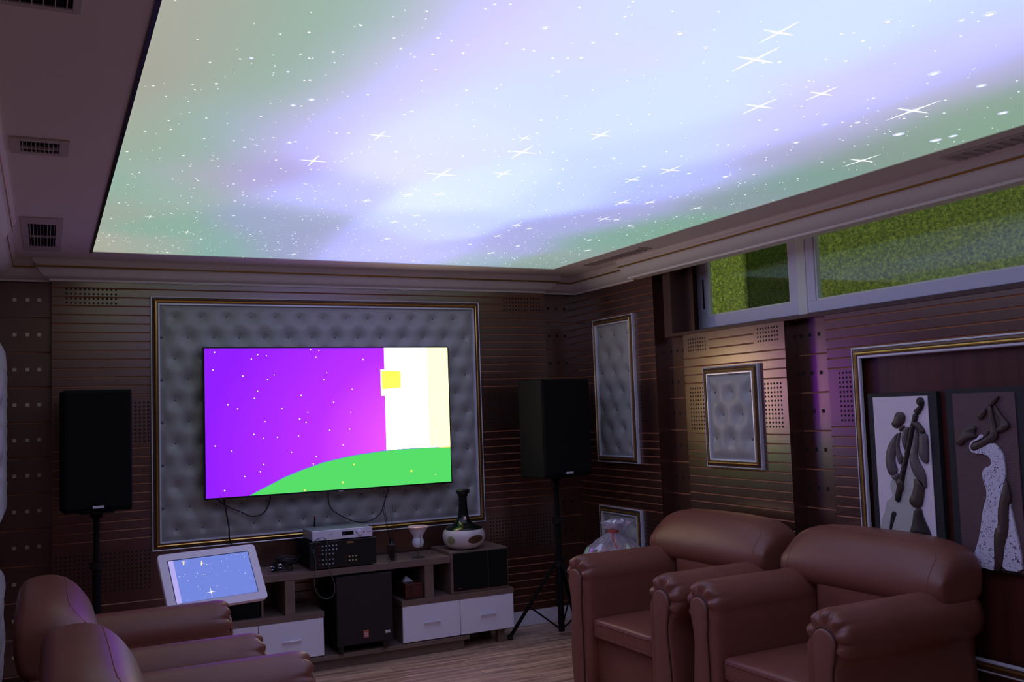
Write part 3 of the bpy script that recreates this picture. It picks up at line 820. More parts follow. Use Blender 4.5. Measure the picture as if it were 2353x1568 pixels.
def button_at(P, s, z, parent, d=.008, r=.010, proto=[None]):
    c = Vector(P(s, z, d)); n = (Vector(P(s, z, 1)) - Vector(P(s, z, 0))).normalized()
    key = tuple(round(v) for v in n)
    if proto[0] is None or key not in proto[0]:
        bm = bmesh.new()
        bmesh.ops.create_uvsphere(bm, u_segments=10, v_segments=6, radius=r)
        q = Vector((0, 0, 1)).rotation_difference(n).to_matrix().to_4x4()
        bmesh.ops.scale(bm, vec=(1, 1, .5), verts=bm.verts)
        bmesh.ops.transform(bm, matrix=q, verts=bm.verts)
        o = link('button', bm, 'button', parent, local=True, smooth=True)
        if proto[0] is None: proto[0] = {}
        proto[0][key] = o
    else:
        o = proto[0][key].copy(); COL.objects.link(o); o.parent = parent
    o.location = c - rootloc(parent)
    return o

# big frame behind the television
F = (0.600, 2.883, 0.789, 2.394)
t = thing('tufted_wall_panel', 'very large grey button-tufted panel in a gold and silver frame behind the television', 'wall panel', ((F[0] + F[1]) / 2, YB, F[2]))
moulding('frame', PB, F[0], F[1], F[2], F[3], MP, MM, ['silver', 'gold', 'bronze'], t)
btn = []
for k in range(11):
    x = .745 if k % 2 == 0 else .668
    while x < 2.84:
        btn.append((x, 2.265 - .135 * k)); x += .161
PBt = lambda s, z, d: (s, YB - d, z)
tufted(PBt, F[0] + .05, F[1] - .05, F[2] + .05, F[3] - .05, btn, t)
for (x, z) in btn:
    if .95 < x < 2.53 and 1.16 < z < 2.02: continue
    button_at(PBt, x, z, t)

def small_panel(y0, y1, z0, z1, btn, lab, PP=PR, sx=XR, h=.042):
    t = thing('tufted_wall_panel', lab, 'wall panel', (sx, (y0 + y1) / 2, z0))
    k = .85
    moulding('frame', PP, y0, y1, z0, z1, [(a * .93, b) for a, b in MP], MM, ['silver', 'gold', 'bronze'], t)
    tufted(PP, y0 + .045, y1 - .045, z0 + .045, z1 - .045, btn, t, h)
    for (a, b) in btn: button_at(PP, a, b, t)
    return t
b1 = []
for k in range(7):
    z = 2.116 - .1375 * k
    b1 += [(y, z) for y in ((5.728, 5.904, 6.09) if k % 2 == 0 else (5.81, 5.99))]
small_panel(5.645, 6.19, 1.181, 2.247, b1, 'tall narrow grey tufted panel with silver frame on the right wall nearest the back corner')
small_panel(4.352, 4.867, 1.195, 1.817, [(4.764, 1.656), (4.6, 1.658), (4.436, 1.656), (4.694, 1.518), (4.517, 1.518), (4.767, 1.372), (4.606, 1.372), (4.439, 1.372)],
            'small grey tufted panel in a bright gold frame on the purple-lit part of the right wall')
small_panel(5.642, 6.199, .42, .858, [(y, z) for z in (.74, .60) for y in (5.73, 5.91, 6.09)], 'low grey tufted panel behind the cellophane gift basket')
small_panel(5.15, 5.95, 1.05, 2.10, [(5.3 + .16 * (k % 4) + (.08 if (k // 4) % 2 else 0), 1.95 - .14 * (k // 4)) for k in range(24)],
            'upper tufted panel on the left wall at the left edge of the photo', PL, XL, .085)
small_panel(4.75, 5.65, .25, .95, [(4.9 + .16 * (k % 4) + (.08 if (k // 4) % 2 else 0), .82 - .14 * (k // 4)) for k in range(16)],
            'lower tufted panel on the left wall beside the armchair back', PL, XL, .085)

# large alcove frame
t = thing('alcove_frame', 'large gold and silver moulded frame around the mahogany panel behind the musician pictures', 'wall frame', (XR, 2.4, CZ0))
moulding('frame', PR, CF0, CF1, CZ0, CZ1, [(a, b * .5) for a, b in MP], MM, ['silver', 'gold', 'bronze'], t)
# ---------------------------------------------------------------- relief pictures
def relief(name, pts, y0, th, mname, parent, x=XR - .001, puff=.0028):
    P_ = [Vector((y0 - u, v)) for u, v in pts]
    area = sum(P_[i].x * P_[(i + 1) % len(P_)].y - P_[(i + 1) % len(P_)].x * P_[i].y for i in range(len(P_)))
    if area < 0: P_.reverse()
    # smooth the outline
    Q = []
    n = len(P_)
    for i in range(n):
        a, b = P_[i], P_[(i + 1) % n]
        Q += [a * .75 + b * .25, a * .25 + b * .75]
    P_ = Q; n = len(P_)
    def inset(d):
        o = []
        for i in range(n):
            e0 = (P_[i] - P_[i - 1]).normalized(); e1 = (P_[(i + 1) % n] - P_[i]).normalized()
            nn = Vector((-e0.y, e0.x)) + Vector((-e1.y, e1.x))
            nn = nn.normalized() if nn.length > 1e-6 else Vector((-e0.y, e0.x))
            o.append(P_[i] + nn * d)
        return o
    bm = bmesh.new()
    rings = [[bm.verts.new((x - d, p.x, p.y)) for p in pl] for pl, d in ((P_, -.001), (P_, th * .5), (inset(puff * .35), th * .85), (inset(puff), th))]
    for A, B in zip(rings, rings[1:]):
        for k in range(n):
            bm.faces.new((A[k], A[(k + 1) % n], B[(k + 1) % n], B[k]))
    top = rings[-1]
    for tri in tessellate_polygon([[Vector((v.co.y, v.co.z, 0)) for v in top]]):
        try: bm.faces.new([top[i] for i in tri])
        except ValueError: pass
    bmesh.ops.recalc_face_normals(bm, faces=bm.faces)
    return link(name, bm, mname, parent, smooth=name not in ('dress', 'dress_train', 'bass_body', 'sound_hole'), autos=False)

t = thing('relief_picture', 'black-framed relief picture of a double bass player on a white ground', 'picture', (XR + .03, 3.345, .81))
link('frame_board', BX(XR + .000, XR + .029, 3.138, 3.555, .810, 1.613, .002), 'board', t)
link('ground_board', BX(XR - .004, XR + .001, 3.185, 3.518, .835, 1.593, .001), 'picwhite', t)
rm = dict(head='relief', neck='relief', scroll='reliefk', bass_neck='reliefk', upper_hand='relief', right_sleeve='reliefg', jacket='reliefg', trousers='relief',
          legs='reliefk', left_sleeve='reliefg', cuff='reliefg', lower_hand='relief', left_lapel='reliefg', right_lapel='reliefg', bass_body='greyboard', sound_hole='reliefk')
th = dict(bass_body=.003, sound_hole=.006, legs=.008, neck=.008, bass_neck=.013, scroll=.012, cuff=.013, lower_hand=.018, upper_hand=.019)
for k, p in BASS.items():
    relief({'head': 'musician_head', 'neck': 'musician_neck', 'scroll': 'bass_scroll', 'legs': 'musician_legs'}.get(k, k), p, 3.553, th.get(k, .012), rm[k], t, XR - .003)
t = thing('relief_picture', 'black-framed relief picture of a woman in a white speckled dress on a brown ground', 'picture', (XR + .03, 2.885, .81))
link('frame_board', BX(XR + .000, XR + .029, 2.680, 3.088, .810, 1.620, .002), 'board', t)
link('ground_board', BX(XR - .004, XR + .001, 2.732, 3.048, .820, 1.598, .001), 'picbrown', t)
for k, p in DANCER.items():
    relief({'head': 'dancer_head', 'leg': 'dancer_leg', 'hand': 'dancer_hand', 'chest': 'dancer_chest'}.get(k, k), p, 3.087, .010 if 'dress' in k else .014, 'dress' if 'dress' in k else 'relief', t, XR - .003, .0004 if k == 'dress' else .0022)

# ---------------------------------------------------------------- television
TX0, TX1, TZ0, TZ1 = .898, 2.578, 1.093, 2.060
TY = 6.25
tv = thing('television', 'wall-mounted flat television showing a purple starry cartoon sky over a green hill', 'television', ((TX0 + TX1) / 2, 6.30, TZ0))
link('tv_body', BX(TX0, TX1, TY, TY + .055, TZ0, TZ1, .006), 'black', tv)
link('tv_mount', BX(1.3, 2.2, TY + .055, YB - .006, 1.35, 1.85), 'matte', tv)
bm = bmesh.new()
def poly(pts, mi, d):
    f = bm.faces.new([bm.verts.new((x, TY - d, z)) for x, z in pts]); f.material_index = mi
SX0, SX1, SZ0, SZ1 = TX0 + .009, TX1 - .010, TZ0 + .012, TZ1 - .010
poly([(SX0, SZ0), (SX1, SZ0), (SX1, SZ1), (SX0, SZ1)], 0, .0008)
poly([(2.097, 1.33), (SX1, 1.34), (SX1, SZ1), (2.097, SZ1)], 1, .0014)
poly([(2.412, 1.345), (SX1, 1.345), (SX1, SZ1), (2.412, SZ1)], 4, .0016)
poly([(2.068, 1.72), (2.11, 1.72), (2.11, 1.901), (2.068, 1.901)], 1, .0016)
poly([(2.075, 1.765), (2.212, 1.774), (2.212, 1.888), (2.075, 1.893)], 2, .0019)
for k in (2.343, 2.412, 2.50):
    poly([(k, 1.35), (k + .003, 1.35), (k + .003, 1.87 if k < 2.35 else 2.03), (k, 1.87 if k < 2.35 else 2.03)], 4, .0019)
poly([(2.214, 1.874), (2.345, 1.869), (2.345, 1.872), (2.214, 1.878)], 4, .0019)
hl = [p for p in HILL if SX0 < p[0] < SX1 - .002]
hl[0] = (hl[0][0], SZ0)
poly([(hl[0][0] - .004, SZ0)] + [(x - .002, z + .004) for x, z in hl[1:]] + [(SX1, hl[-1][1] + .006), (SX1, SZ0)], 5, .0024)
poly([hl[0]] + hl[1:] + [(SX1, hl[-1][1]), (SX1, SZ0)], 3, .0028)
poly([(2.09, 1.322), (SX1, 1.343), (SX1, 1.351), (2.09, 1.331)], 2, .0026)
for (x, z) in TVS:
    if SX0 + .006 < x < 2.09 and z < SZ1 - .006:
        r = random.choice((.0034, .0040, .0028))
        poly([(x + r * math.cos(2 * PI * k / 8), z + r * math.sin(2 * PI * k / 8)) for k in range(8)], 1, .0020)
for (x, z, r) in ((2.272, 1.196, .010), (1.866, 1.264, .008), (1.53, 1.115, .008), (1.785, 1.150, .009), (2.45, 1.16, .005)):
    poly([(x + (r if k % 2 else r * .5) * math.cos(2 * PI * k / 10), z + (r if k % 2 else r * .5) * math.sin(2 * PI * k / 10)) for k in range(10)], 2, .0034)
def tvsky():
    m = bpy.data.materials.new('purple_screen'); m.use_nodes = True
    nt = m.node_tree; nt.nodes.remove(nt.nodes['Principled BSDF'])
    tc = nt.nodes.new('ShaderNodeTexCoord')
    mp = nt.nodes.new('ShaderNodeMapping')
    mp.inputs['Location'].default_value = (-.75, 0, -.30); mp.inputs['Scale'].default_value = (1.0, 0.0, 1.2)
    # screen-picture gradient: brightest towards the horizon at the right
    nt.links.new(tc.outputs['Object'], mp.inputs[0])
    g_ = nt.nodes.new('ShaderNodeVectorMath'); g_.operation = 'LENGTH'
    nt.links.new(mp.outputs[0], g_.inputs[0])
    r = nt.nodes.new('ShaderNodeValToRGB')
    e = r.color_ramp.elements
    e[0].position = 0.15; e[0].color = srgb(196, 70, 228)
    e[1].position = 1.0; e[1].color = srgb(112, 22, 215)
    x = e.new(.55); x.color = srgb(146, 36, 222)
    dv = nt.nodes.new('ShaderNodeMath'); dv.operation = 'DIVIDE'; dv.inputs[1].default_value = 1.6
    nt.links.new(g_.outputs['Value'], dv.inputs[0]); nt.links.new(dv.outputs[0], r.inputs[0])
    em = nt.nodes.new('ShaderNodeEmission'); em.inputs[1].default_value = 1.8
    nt.links.new(r.outputs[0], em.inputs[0]); nt.links.new(em.outputs[0], nt.nodes['Material Output'].inputs[0])
    return m
SCR = [tvsky(), emis('screen_white', (1, .80, .52), TV_GLOW), emis('screen_yellow', srgb(255, 235, 90), 1.3), emis('screen_green', srgb(76, 195, 92), 1.35), emis('screen_cream', (1, .88, .30), 2.6), emis('screen_edge', srgb(110, 130, 240), 1.0)]
for f in bm.faces: f.normal_update()
link('screen', bm, SCR, tv)
bm = bmesh.new(); box(bm, 1.755, 1.79, TY - .003, TY + .01, TZ0 - .006, TZ0 + .004, .001)
link('logo_bar', bm, 'chrome', tv)

# cables that hang below the television
def cable(name, pts, r, m_, lab, loc, parent=None):
    bm = bmesh.new(); tube(bm, smoothpath(pts, 8), r, 8)
    o = link(name, bm, m_, parent, loc=None if parent else loc, smooth=True)
    if lab: tag(o, lab, 'cable')
    return o
cable('hanging_cable', [(.95, 6.315, 1.12), (1.04, 6.325, 1.045), (1.13, 6.33, 1.00), (1.20, 6.335, .965), (1.27, 6.335, .975), (1.31, 6.33, 1.03), (1.325, 6.315, 1.12)], .004, 'cable',
      'black cable looping under the left half of the television', (1.15, 6.33, .96))
cable('hanging_cable', [(1.02, 6.31, 1.12), (1.04, 6.312, 1.0), (1.055, 6.315, .90), (1.06, 6.32, .83), (1.10, 6.30, .765), (1.16, 6.24, .71), (1.20, 6.20, .640)], .0045, 'cable',
      'long black cable dropping from the television behind the white touch monitor', (1.05, 6.33, .62))
cable('hanging_cable', [(1.705, 6.315, 1.12), (1.71, 6.33, 1.02), (1.74, 6.335, .96), (1.83, 6.335, .90), (1.93, 6.335, .865), (2.02, 6.335, .88), (2.08, 6.335, .93), (2.11, 6.33, 1.02), (2.14, 6.315, 1.12)], .0035, 'cable',
      'thin black cable sagging under the right half of the television', (1.9, 6.33, .87))

# ---------------------------------------------------------------- media console
CY = 6.00; CB = 6.375
con = thing('media_console', 'low walnut media console with white drawer fronts below the television', 'console', (2.0, 6.2, 0))
link('plinth', BX(1.00, 2.54, 6.035, CB, 0.001, .068, .001), 'cab', con)
link('base_board', BX(.98, 2.565, CY, CB, .066, .094, .0015), 'cab', con)
def unit(x0, x1, xd, name):
    bm = bmesh.new()
    box(bm, x0, x1, CY + .018, CB, .0945, .335); u = link(name, bm, 'cab', con)
    link('unit_top', BX(x0 - .006, x1 + .004, CY - .002, CB, .334, .372, .0015), 'cab', u)
    for a, b in ((x0, xd - .002), (xd + .002, x1)):
        d = link('drawer', BX(a, b, CY, CY + .018, .101, .333, .0015), 'white', con)
        c = (a + b) / 2
        bm = bmesh.new()
        box(bm, c - .058, c + .058, CY - .022, CY - .012, .210, .221, .003)
        for s in (-.045, .045): box(bm, c + s - .004, c + s + .004, CY - .014, CY, .212, .219)
        link('handle', bm, 'handle', d)
unit(.765, 1.572, 1.168, 'left_drawer_unit')
unit(2.096, 2.900, 2.502, 'right_drawer_unit')
link('foot', BX(2.80, 2.85, 6.05, 6.10, .001, .0945, .001), 'cab', con)
link('foot', BX(2.80, 2.85, 6.28, 6.33, .001, .0945, .001), 'cab', con)
link('top_board', BX(.80, 2.440, CY, CB, .585, .628, .0015), 'cab', con)
for x in (.86, 1.335, 2.258):
    link('leg', BX(x, x + .061, CY + .004, CB, .3725, .5845, .001), 'cab', con)
bm = bmesh.new(); box(bm, 1.195, 1.207, CY + .03, CB, .3725, .5845); link('divider', bm, 'cab', con)

# bookshelf speaker at the right end
sp = thing('shelf_speaker', 'wood-cased shelf speaker lying at the right end of the console under the ceramic bottle', 'speaker', (2.65, 6.18, .3725))
bm = bmesh.new(); box(bm, 2.444, 2.872, CY + .006, CB - .01, .3735, .652, .002)
link('cabinet', bm, 'cab', sp)
link('grille', BX(2.462, 2.716, CY - .006, CY + .008, .392, .640, .004), 'mesh', sp)
link('grille', BX(2.722, 2.864, CY - .006, CY + .008, .392, .640, .004), 'mesh', sp)
bm = bmesh.new(); box(bm, 2.49, 2.52, CY - .0075, CY - .005, .405, .411); link('nameplate', bm, 'chrome', sp)

# black box speaker under the left part
sp = thing('centre_speaker', 'long black speaker box lying on the left drawer unit behind the armchair arm', 'speaker', (1.03, 6.17, .3725))
link('cabinet', BX(.93, 1.185, CY + .05, CB - .03, .373, .50, .004), 'black', sp)
link('grille', BX(.94, 1.175, CY + .042, CY + .052, .382, .492, .003), 'mesh', sp)

# subwoofer
sw = thing('subwoofer', 'large black cloth-fronted subwoofer standing in the middle of the console', 'subwoofer', (1.84, 6.1, .0945))
link('cabinet', BX(1.650, 2.022, 5.985, CB - .02, .140, .574, .005), 'matte', sw)
link('front_grille', BX(1.652, 2.020, 5.975, 5.987, .142, .572, .005), 'subcloth', sw)
for x in (1.68, 1.97):
    for y in (6.0, 6.31):
        bm = bmesh.new(); lathe(bm, [(0, 0), (.018, 0), (.020, .046), (0, .046)], (x, y, .0945), 14); link('foot', bm, 'black', sw)
b_ = link('badge', BX(1.820, 1.855, 5.971, 5.9755, .178, .226, .001), 'badge', sw)
bm = bmesh.new()
for a in (1.829, 1.841): box(bm, a, a + .004, 5.9695, 5.9712, .190, .216)
box(bm, 1.827, 1.847, 5.9695, 5.9712, .188, .1915)
link('emblem', bm, 'cream', b_)
link('sticker', BX(1.965, 2.000, 5.9735, 5.9755, .190, .208), 'cream', sw)

# karaoke amplifier
am = thing('amplifier', 'black amplifier with rows of pale knobs on the console top under the silver player', 'amplifier', (1.71, 6.17, .628))
link('case', BX(1.500, 1.915, 6.01, 6.34, .640, .800, .004), 'matte', am)
link('front_panel', BX(1.490, 1.925, 5.993, 6.011, .636, .804, .003), 'black', am)
for x in (1.53, 1.88):
    for y in (6.04, 6.30):
        bm = bmesh.new(); lathe(bm, [(0, 0), (.014, 0), (.014, .0125), (0, .0125)], (x, y, .6282), 12); link('foot', bm, 'black', am)
def knob(x, z, m_, r=.0042, par=am, y=5.993):
    bm = bmesh.new(); box(bm, x - r, x + r, y - .008, y, z - r, z + r, .0015); link('knob', bm, m_, par)
for j, z in enumerate((.776, .751, .726, .690, .664)):
    for k in range(5 if j < 2 else 4): knob(1.572 + .0222 * k, z, 'ledw')
    knob(1.550, z, 'ledr', .003)
for z in (.697, .672):
    for k in range(3): knob(1.745 + .0215 * k, z, 'ledy')
    knob(1.724, z, 'ledr', .003)
bm = bmesh.new()
for k in range(2): box(bm, 1.728 + .006 * k, 1.772 + .006 * k, 5.9915, 5.9932, .787 - .007 * k, .7915 - .007 * k)
link('gold_lettering', bm, 'goldflat', am)

dv = thing('disc_player', 'silver disc player with small dark display stacked on the black amplifier', 'disc player', (1.71, 6.17, .804))
link('case', BX(1.513, 1.900, 6.012, 6.26, .812, .870, .002), 'alutop', dv)
link('front_panel', BX(1.511, 1.904, 6.000, 6.013, .8105, .872, .002), 'alu', dv)
link('display', BX(1.702, 1.778, 5.9985, 6.001, .832, .856, .0005), 'display', dv)
bm = bmesh.new(); box(bm, 1.711, 1.716, 5.9975, 5.9987, .837, .843); link('display_digit', bm, 'ledw', dv)
bm = bmesh.new(); lathe(bm, [(0, 0), (.014, 0), (.0155, .006), (.0145, .012), (0, .012)], (0, 0, 0), 24)
bmesh.ops.rotate(bm, cent=(0, 0, 0), matrix=Matrix.Rotation(PI / 2, 3, 'X'), verts=bm.verts); bmesh.ops.translate(bm, vec=(1.821, 6.0, .842), verts=bm.verts)
link('volume_knob', bm, 'alu', dv, smooth=True)
for x in (1.796, 1.846):
    knob(x, .845, 'black', .003, dv, 6.0)
bm = bmesh.new()
for k in range(6): box(bm, 1.618 + .005 * k, 1.621 + .005 * k, 5.9993, 6.0003, .842, .8465 if k % 3 == 0 else .8448)
for k in range(7): box(bm, 1.868 + .0045 * k, 1.8705 + .0045 * k, 5.9993, 6.0003, .8385, .841)
link('lettering', bm, 'matte', dv)
for x in (1.54, 1.87):
    for y in (6.03, 6.23): link('foot', BX(x - .01, x + .01, y - .01, y + .01, .8042, .8122), 'black', dv)
an = thing('antenna', 'short black antenna with a red tip standing behind the silver player', 'antenna', (1.60, 6.30, .804))
bm = bmesh.new(); box(bm, 1.56, 1.66, 6.275, 6.335, .8045, .830, .003); link('receiver_box', bm, 'matte', an)
bm = bmesh.new(); tube(bm, [(1.60, 6.30, .83), (1.606, 6.30, .925)], .005, 8); link('rod', bm, 'matte', an)
bm = bmesh.new(); tube(bm, [(1.606, 6.30, .925), (1.607, 6.30, .937)], .0055, 8); link('red_tip', bm, 'ledr', an)
cable('microphone_cable', [(1.50, 5.975, .800), (1.53, 5.968, .825), (1.565, 5.966, .832), (1.590, 5.966, .815), (1.60, 5.966, .78), (1.585, 5.965, .72), (1.60, 5.96, .66), (1.615, 5.96, .60), (1.635, 5.955, .54),
      (1.63, 5.955, .48), (1.59, 5.955, .455), (1.54, 5.955, .475), (1.51, 5.955, .53), (1.51, 5.96, .60), (1.52, 5.966, .64), (1.52, 5.966, .70), (1.51, 5.965, .745)], .0028, 'cable2',
      'thin cable looping down from the amplifier front past the console top', (1.55, 5.97, .46))
mic = bpy.data.objects['microphone_cable']
bm = bmesh.new()
for z in (.752, .738): tube(bm, [(1.503, 5.95, z + .01), (1.515, 5.965, z + .003), (1.522, 5.978, z)], .004, 8)
link('jack_plug', bm, 'chrome', mic)

# tangled leads and two glinting metal rings left of the amplifier
rr = random.Random(5)
bm = bmesh.new()
for i in range(5):
    pts = []
    a0 = rr.uniform(0, 6)
    for k in range(16):
        a = a0 + k * .85
        rad = rr.uniform(.03, .062)
        pts.append((1.345 + i * .010 + rad * 1.3 * math.cos(a), 6.14 + rad * 1.1 * math.sin(a), .634 + .018 * (i) * .8 + rr.uniform(0, .022)))
    tube(bm, smoothpath(pts, 5), .0038, 6)
tag(link('tangled_cable', bm, 'cable', loc=(1.35, 6.14, .632), smooth=True), 'heap of tangled black cable left of the amplifier on the console', 'cable')
for (x, z, lab) in ((1.268, .664, 'left one of two shiny metal cable plugs on the tangled leads'), (1.318, .672, 'right one of two shiny metal cable plugs on the tangled leads')):
    bm = bmesh.new(); tube(bm, [(x + .012 * math.cos(a), 6.05, z + .012 * math.sin(a)) for a in [k * PI / 6 for k in range(11)]], .0035, 8)
    tag(link('cable_plug', bm, 'chrome', loc=(x, 6.05, z), smooth=True), lab, 'plug')

# reed diffuser
df = thing('reed_diffuser', 'dark reed diffuser bottle with thin black sticks on the console top', 'diffuser', (2.05, 6.05, .6285))
bm = bmesh.new(); box(bm, 2.024, 2.076, 6.024, 6.076, .629, .740, .006, seg=3); link('bottle', bm, 'clear', df)
bm = bmesh.new(); lathe(bm, [(0, 0), (.012, 0), (.020, .02), (.019, .05), (.014, .085), (.011, .10), (0, .10)], (2.05, 6.05, .633), 20); link('liquid', bm, 'darkglass', df, smooth=True)
bm = bmesh.new(); lathe(bm, [(0, 0), (.020, 0), (.014, .012), (.012, .040), (0, .040)], (2.05, 6.05, .7395), 20); link('collar', bm, 'black', df, smooth=True)
for (dx, dz) in ((-.055, .233), (-.042, .232), (.014, .234)):
    bm = bmesh.new(); tube(bm, [(2.05 + dx * .05, 6.05, .70), (2.05 + dx, 6.05 + .01, .779 + dz - .02)], .0018, 6); link('reed', bm, 'matte', df)

# glass goblet candle holder
gb = thing('glass_goblet', 'frosted glass goblet on a clear stem standing on the console', 'goblet', (2.245, 6.08, .6285))
gx, gy, gz = 2.245, 6.08, .6285
bm = bmesh.new(); lathe(bm, [(0, .001), (.043, .001), (.044, .005), (.015, .009), (.006, .018), (.005, .03), (.016, .040), (.005, .048), (.005, .068), (.0, .070)], (gx, gy, gz), 32); link('stem', bm, 'clear', gb, smooth=True)
bm = bmesh.new(); lathe(bm, [(0, .068), (.026, .070), (.036, .082), (.040, .10), (.037, .118), (.030, .135), (.037, .152), (.052, .175), (.063, .195), (.0, .192)], (gx, gy, gz), 36); link('bowl', bm, 'frost', gb, smooth=True)
bm = bmesh.new(); lathe(bm, [(.061, .193), (.069, .197), (.072, .205), (.066, .209), (.054, .203), (.0, .200)], (gx, gy, gz), 48, fn=lambda a, z: 1 + .035 * math.sin(16 * a)); link('rim', bm, 'pinkpale', gb, smooth=True)
bm = bmesh.new(); tube(bm, [(gx + .002, gy - .045, gz + .19), (gx + .002, gy - .034, gz + .14), (gx + .003, gy - .043, gz + .10), (gx + .002, gy - .03, gz + .072)], .0012, 6); link('seam_line', bm, 'matte', gb)

# ceramic bottle
cb = thing('ceramic_bottle', 'squat white and black glazed decanter with long dark neck on the shelf speaker', 'bottle', (2.60, 6.13, .6525))
bx_, by_, bz_ = 2.60, 6.13, .6525
bm = bmesh.new(); lathe(bm, [(0, .001), (.085, .001), (.112, .012), (.135, .038), (.146, .068), (.148, .090), (.143, .112), (.132, .130), (.125, .138), (0, .138)], (bx_, by_, bz_), 48); body = link('body', bm, 'cream', cb, smooth=True)
bm = bmesh.new(); lathe(bm, [(0, .136), (.130, .133), (.118, .146), (.095, .158), (.065, .172), (.045, .195), (.036, .225), (.032, .27), (.029, .32), (.030, .352), (.035, .356), (.035, .37), (.0, .372)], (bx_, by_, bz_), 40); link('neck', bm, 'darkglass', cb, smooth=True)
bm = bmesh.new(); lathe(bm, [(0, .371), (.040, .372), (.045, .382), (.043, .398), (.036, .404), (0, .405)], (bx_, by_, bz_), 32); st = link('stopper', bm, 'black', cb, smooth=True)
bm = bmesh.new(); tube(bm, [(bx_ + .040, by_, bz_ + .402), (bx_ + .052, by_, bz_ + .398), (bx_ + .053, by_, bz_ + .382), (bx_ + .042, by_, bz_ + .374)], .004, 8); link('stopper_ring', bm, 'bronze', st)
def onbody(name, a0, z0, ra, rz, m_, tilt=0.0, off=.0012, k=20):
    """oval decal hugging the bottle"""
    prof = [(.085, .001), (.112, .012), (.135, .038), (.146, .068), (.148, .090), (.143, .112), (.132, .130)]
    def rad(z):
        for (r0, q0), (r1, q1) in zip(prof, prof[1:]):
            if q0 <= z <= q1: return r0 + (r1 - r0) * (z - q0) / (q1 - q0)
        return .13
    bm = bmesh.new(); rings = []
    for s in (0.0, .35, .7, 1.0):
        ring = []
        for i in range(k):
            t_ = 2 * PI * i / k
            a = a0 + ra * s * math.cos(t_); z = z0 + rz * s * math.sin(t_) + tilt * ra * s * math.cos(t_)
            r_ = rad(z) + off
            ring.append((bx_ + r_ * math.cos(a), by_ + r_ * math.sin(a), bz_ + z))
        rings.append(ring)
    loft(bm, rings, caps=False); return link(name, bm, m_, body, smooth=True)
onbody('label_medallion', math.radians(-78), .072, .42, .028, 'bronze', .01)
onbody('painted_leaf', math.radians(-150), .070, .22, .028, 'olive')
bm = bmesh.new(); lathe(bm, [(0, 0), (.008, .004), (.010, .014), (.005, .026), (0, .034)], (0, 0, 0), 12)
bmesh.ops.translate(bm, vec=(bx_ - .005, by_ - .045, bz_ + .19), verts=bm.verts); link('pink_bud', bm, 'pinkpale', cb, smooth=True)

# tissue box
tb = thing('tissue_box', 'small dark red-brown tissue box on the right drawer unit beside the subwoofer', 'tissue box', (2.18, 6.1, .3725))
link('box', BX(2.125, 2.250, 6.02, 6.25, .3735, .474, .004), 'woodx', tb)
bm = bmesh.new()
vs = [bm.verts.new(p) for p in ((2.14, 6.10, .475), (2.21, 6.10, .475), (2.20, 6.15, .475), (2.145, 6.16, .475), (2.165, 6.12, .512), (2.185, 6.13, .500))]
for q in ((0, 1, 4), (1, 5, 4), (1, 2, 5), (2, 3, 5), (3, 4, 5), (3, 0, 4)): bm.faces.new([vs[i] for i in q])
link('tissue', bm, 'paper', tb)

# ---------------------------------------------------------------- touch monitor on a stand
mo = thing('touch_monitor', 'white-bezelled touch monitor with a blue starry screen tilted on a stand', 'monitor', (.79, 5.25, 0))
MC = Vector((.782, 5.170, .787)); MR = Euler((-.597, 0, .204), 'XYZ').to_matrix().to_4x4(); MT = Matrix.Translation(MC) @ MR
mwid, mhei = .52, .3224
def rrect(w, h, r, n=6):
    o = []
    for cx_, cy_, a0 in ((w / 2 - r, h / 2 - r, 0), (-w / 2 + r, h / 2 - r, PI / 2), (-w / 2 + r, -h / 2 + r, PI), (w / 2 - r, -h / 2 + r, 1.5 * PI)):
        for k in range(n + 1): o.append((cx_ + r * math.cos(a0 + PI / 2 * k / n), cy_ + r * math.sin(a0 + PI / 2 * k / n)))
    return o
bm = bmesh.new()
loft(bm, [[(x, .040, z) for x, z in rrect(mwid - .05, mhei - .05, .02)], [(x, .034, z) for x, z in rrect(mwid - .01, mhei - .01, .02)], [(x, .010, z) for x, z in rrect(mwid, mhei, .022)], [(x, .002, z) for x, z in rrect(mwid, mhei, .022)], [(x, -.002, z) for x, z in rrect(mwid - .006, mhei - .006, .021)]])
bmesh.ops.transform(bm, matrix=MT, verts=bm.verts); link('bezel', bm, 'whitep', mo, smooth=True)
bm = bmesh.new(); box(bm, -.215, .215, -.0028, -.0018, -.118, .122); bmesh.ops.transform(bm, matrix=MT, verts=bm.verts); link('glass_border', bm, 'display', mo)
bm = bmesh.new()
def mpoly(pts, mi, d):
    f = bm.faces.new([bm.verts.new((x, -.0028 - d, z)) for x, z in pts]); f.material_index = mi
mpoly([(-.211, -.118), (.211, -.118), (.211, .117), (-.211, .117)], 0, .0004)
mpoly([(-.211, -.118), (-.185, -.118), (-.185, .117), (-.211, .117)], 2, .0007)
rs = random.Random(3)
def mstar(x, z, s, ratio=.12):
    mpoly([((s if k % 4 == 0 else s * ratio) * math.cos(2 * PI * k / 16) + x, (s * 1.1 if k % 4 == 0 else s * ratio) * math.sin(2 * PI * k / 16) + z) for k in range(16)], 1, .0009)
mstar(-.030, -.082, .026, .2)
for (x, z, s) in ((-.135, .098, .009), (-.045, .083, .009)): mpoly([(x + s * .5 * math.cos(a) + s * .4 * math.sin(a), z + s * 1.6 * math.sin(a)) for a in [2 * PI * k / 12 for k in range(12)]], 3, .0009)
for k in range(45):
    x = rs.uniform(-.18, .2); z = rs.uniform(-.11, .11); s = rs.choice((.001, .0014, .002)); mpoly([(x + s * math.cos(a), z + s * 1.3 * math.sin(a)) for a in [2 * PI * i / 6 for i in range(6)]], 1, .0009)
bmesh.ops.transform(bm, matrix=MT, verts=bm.verts)
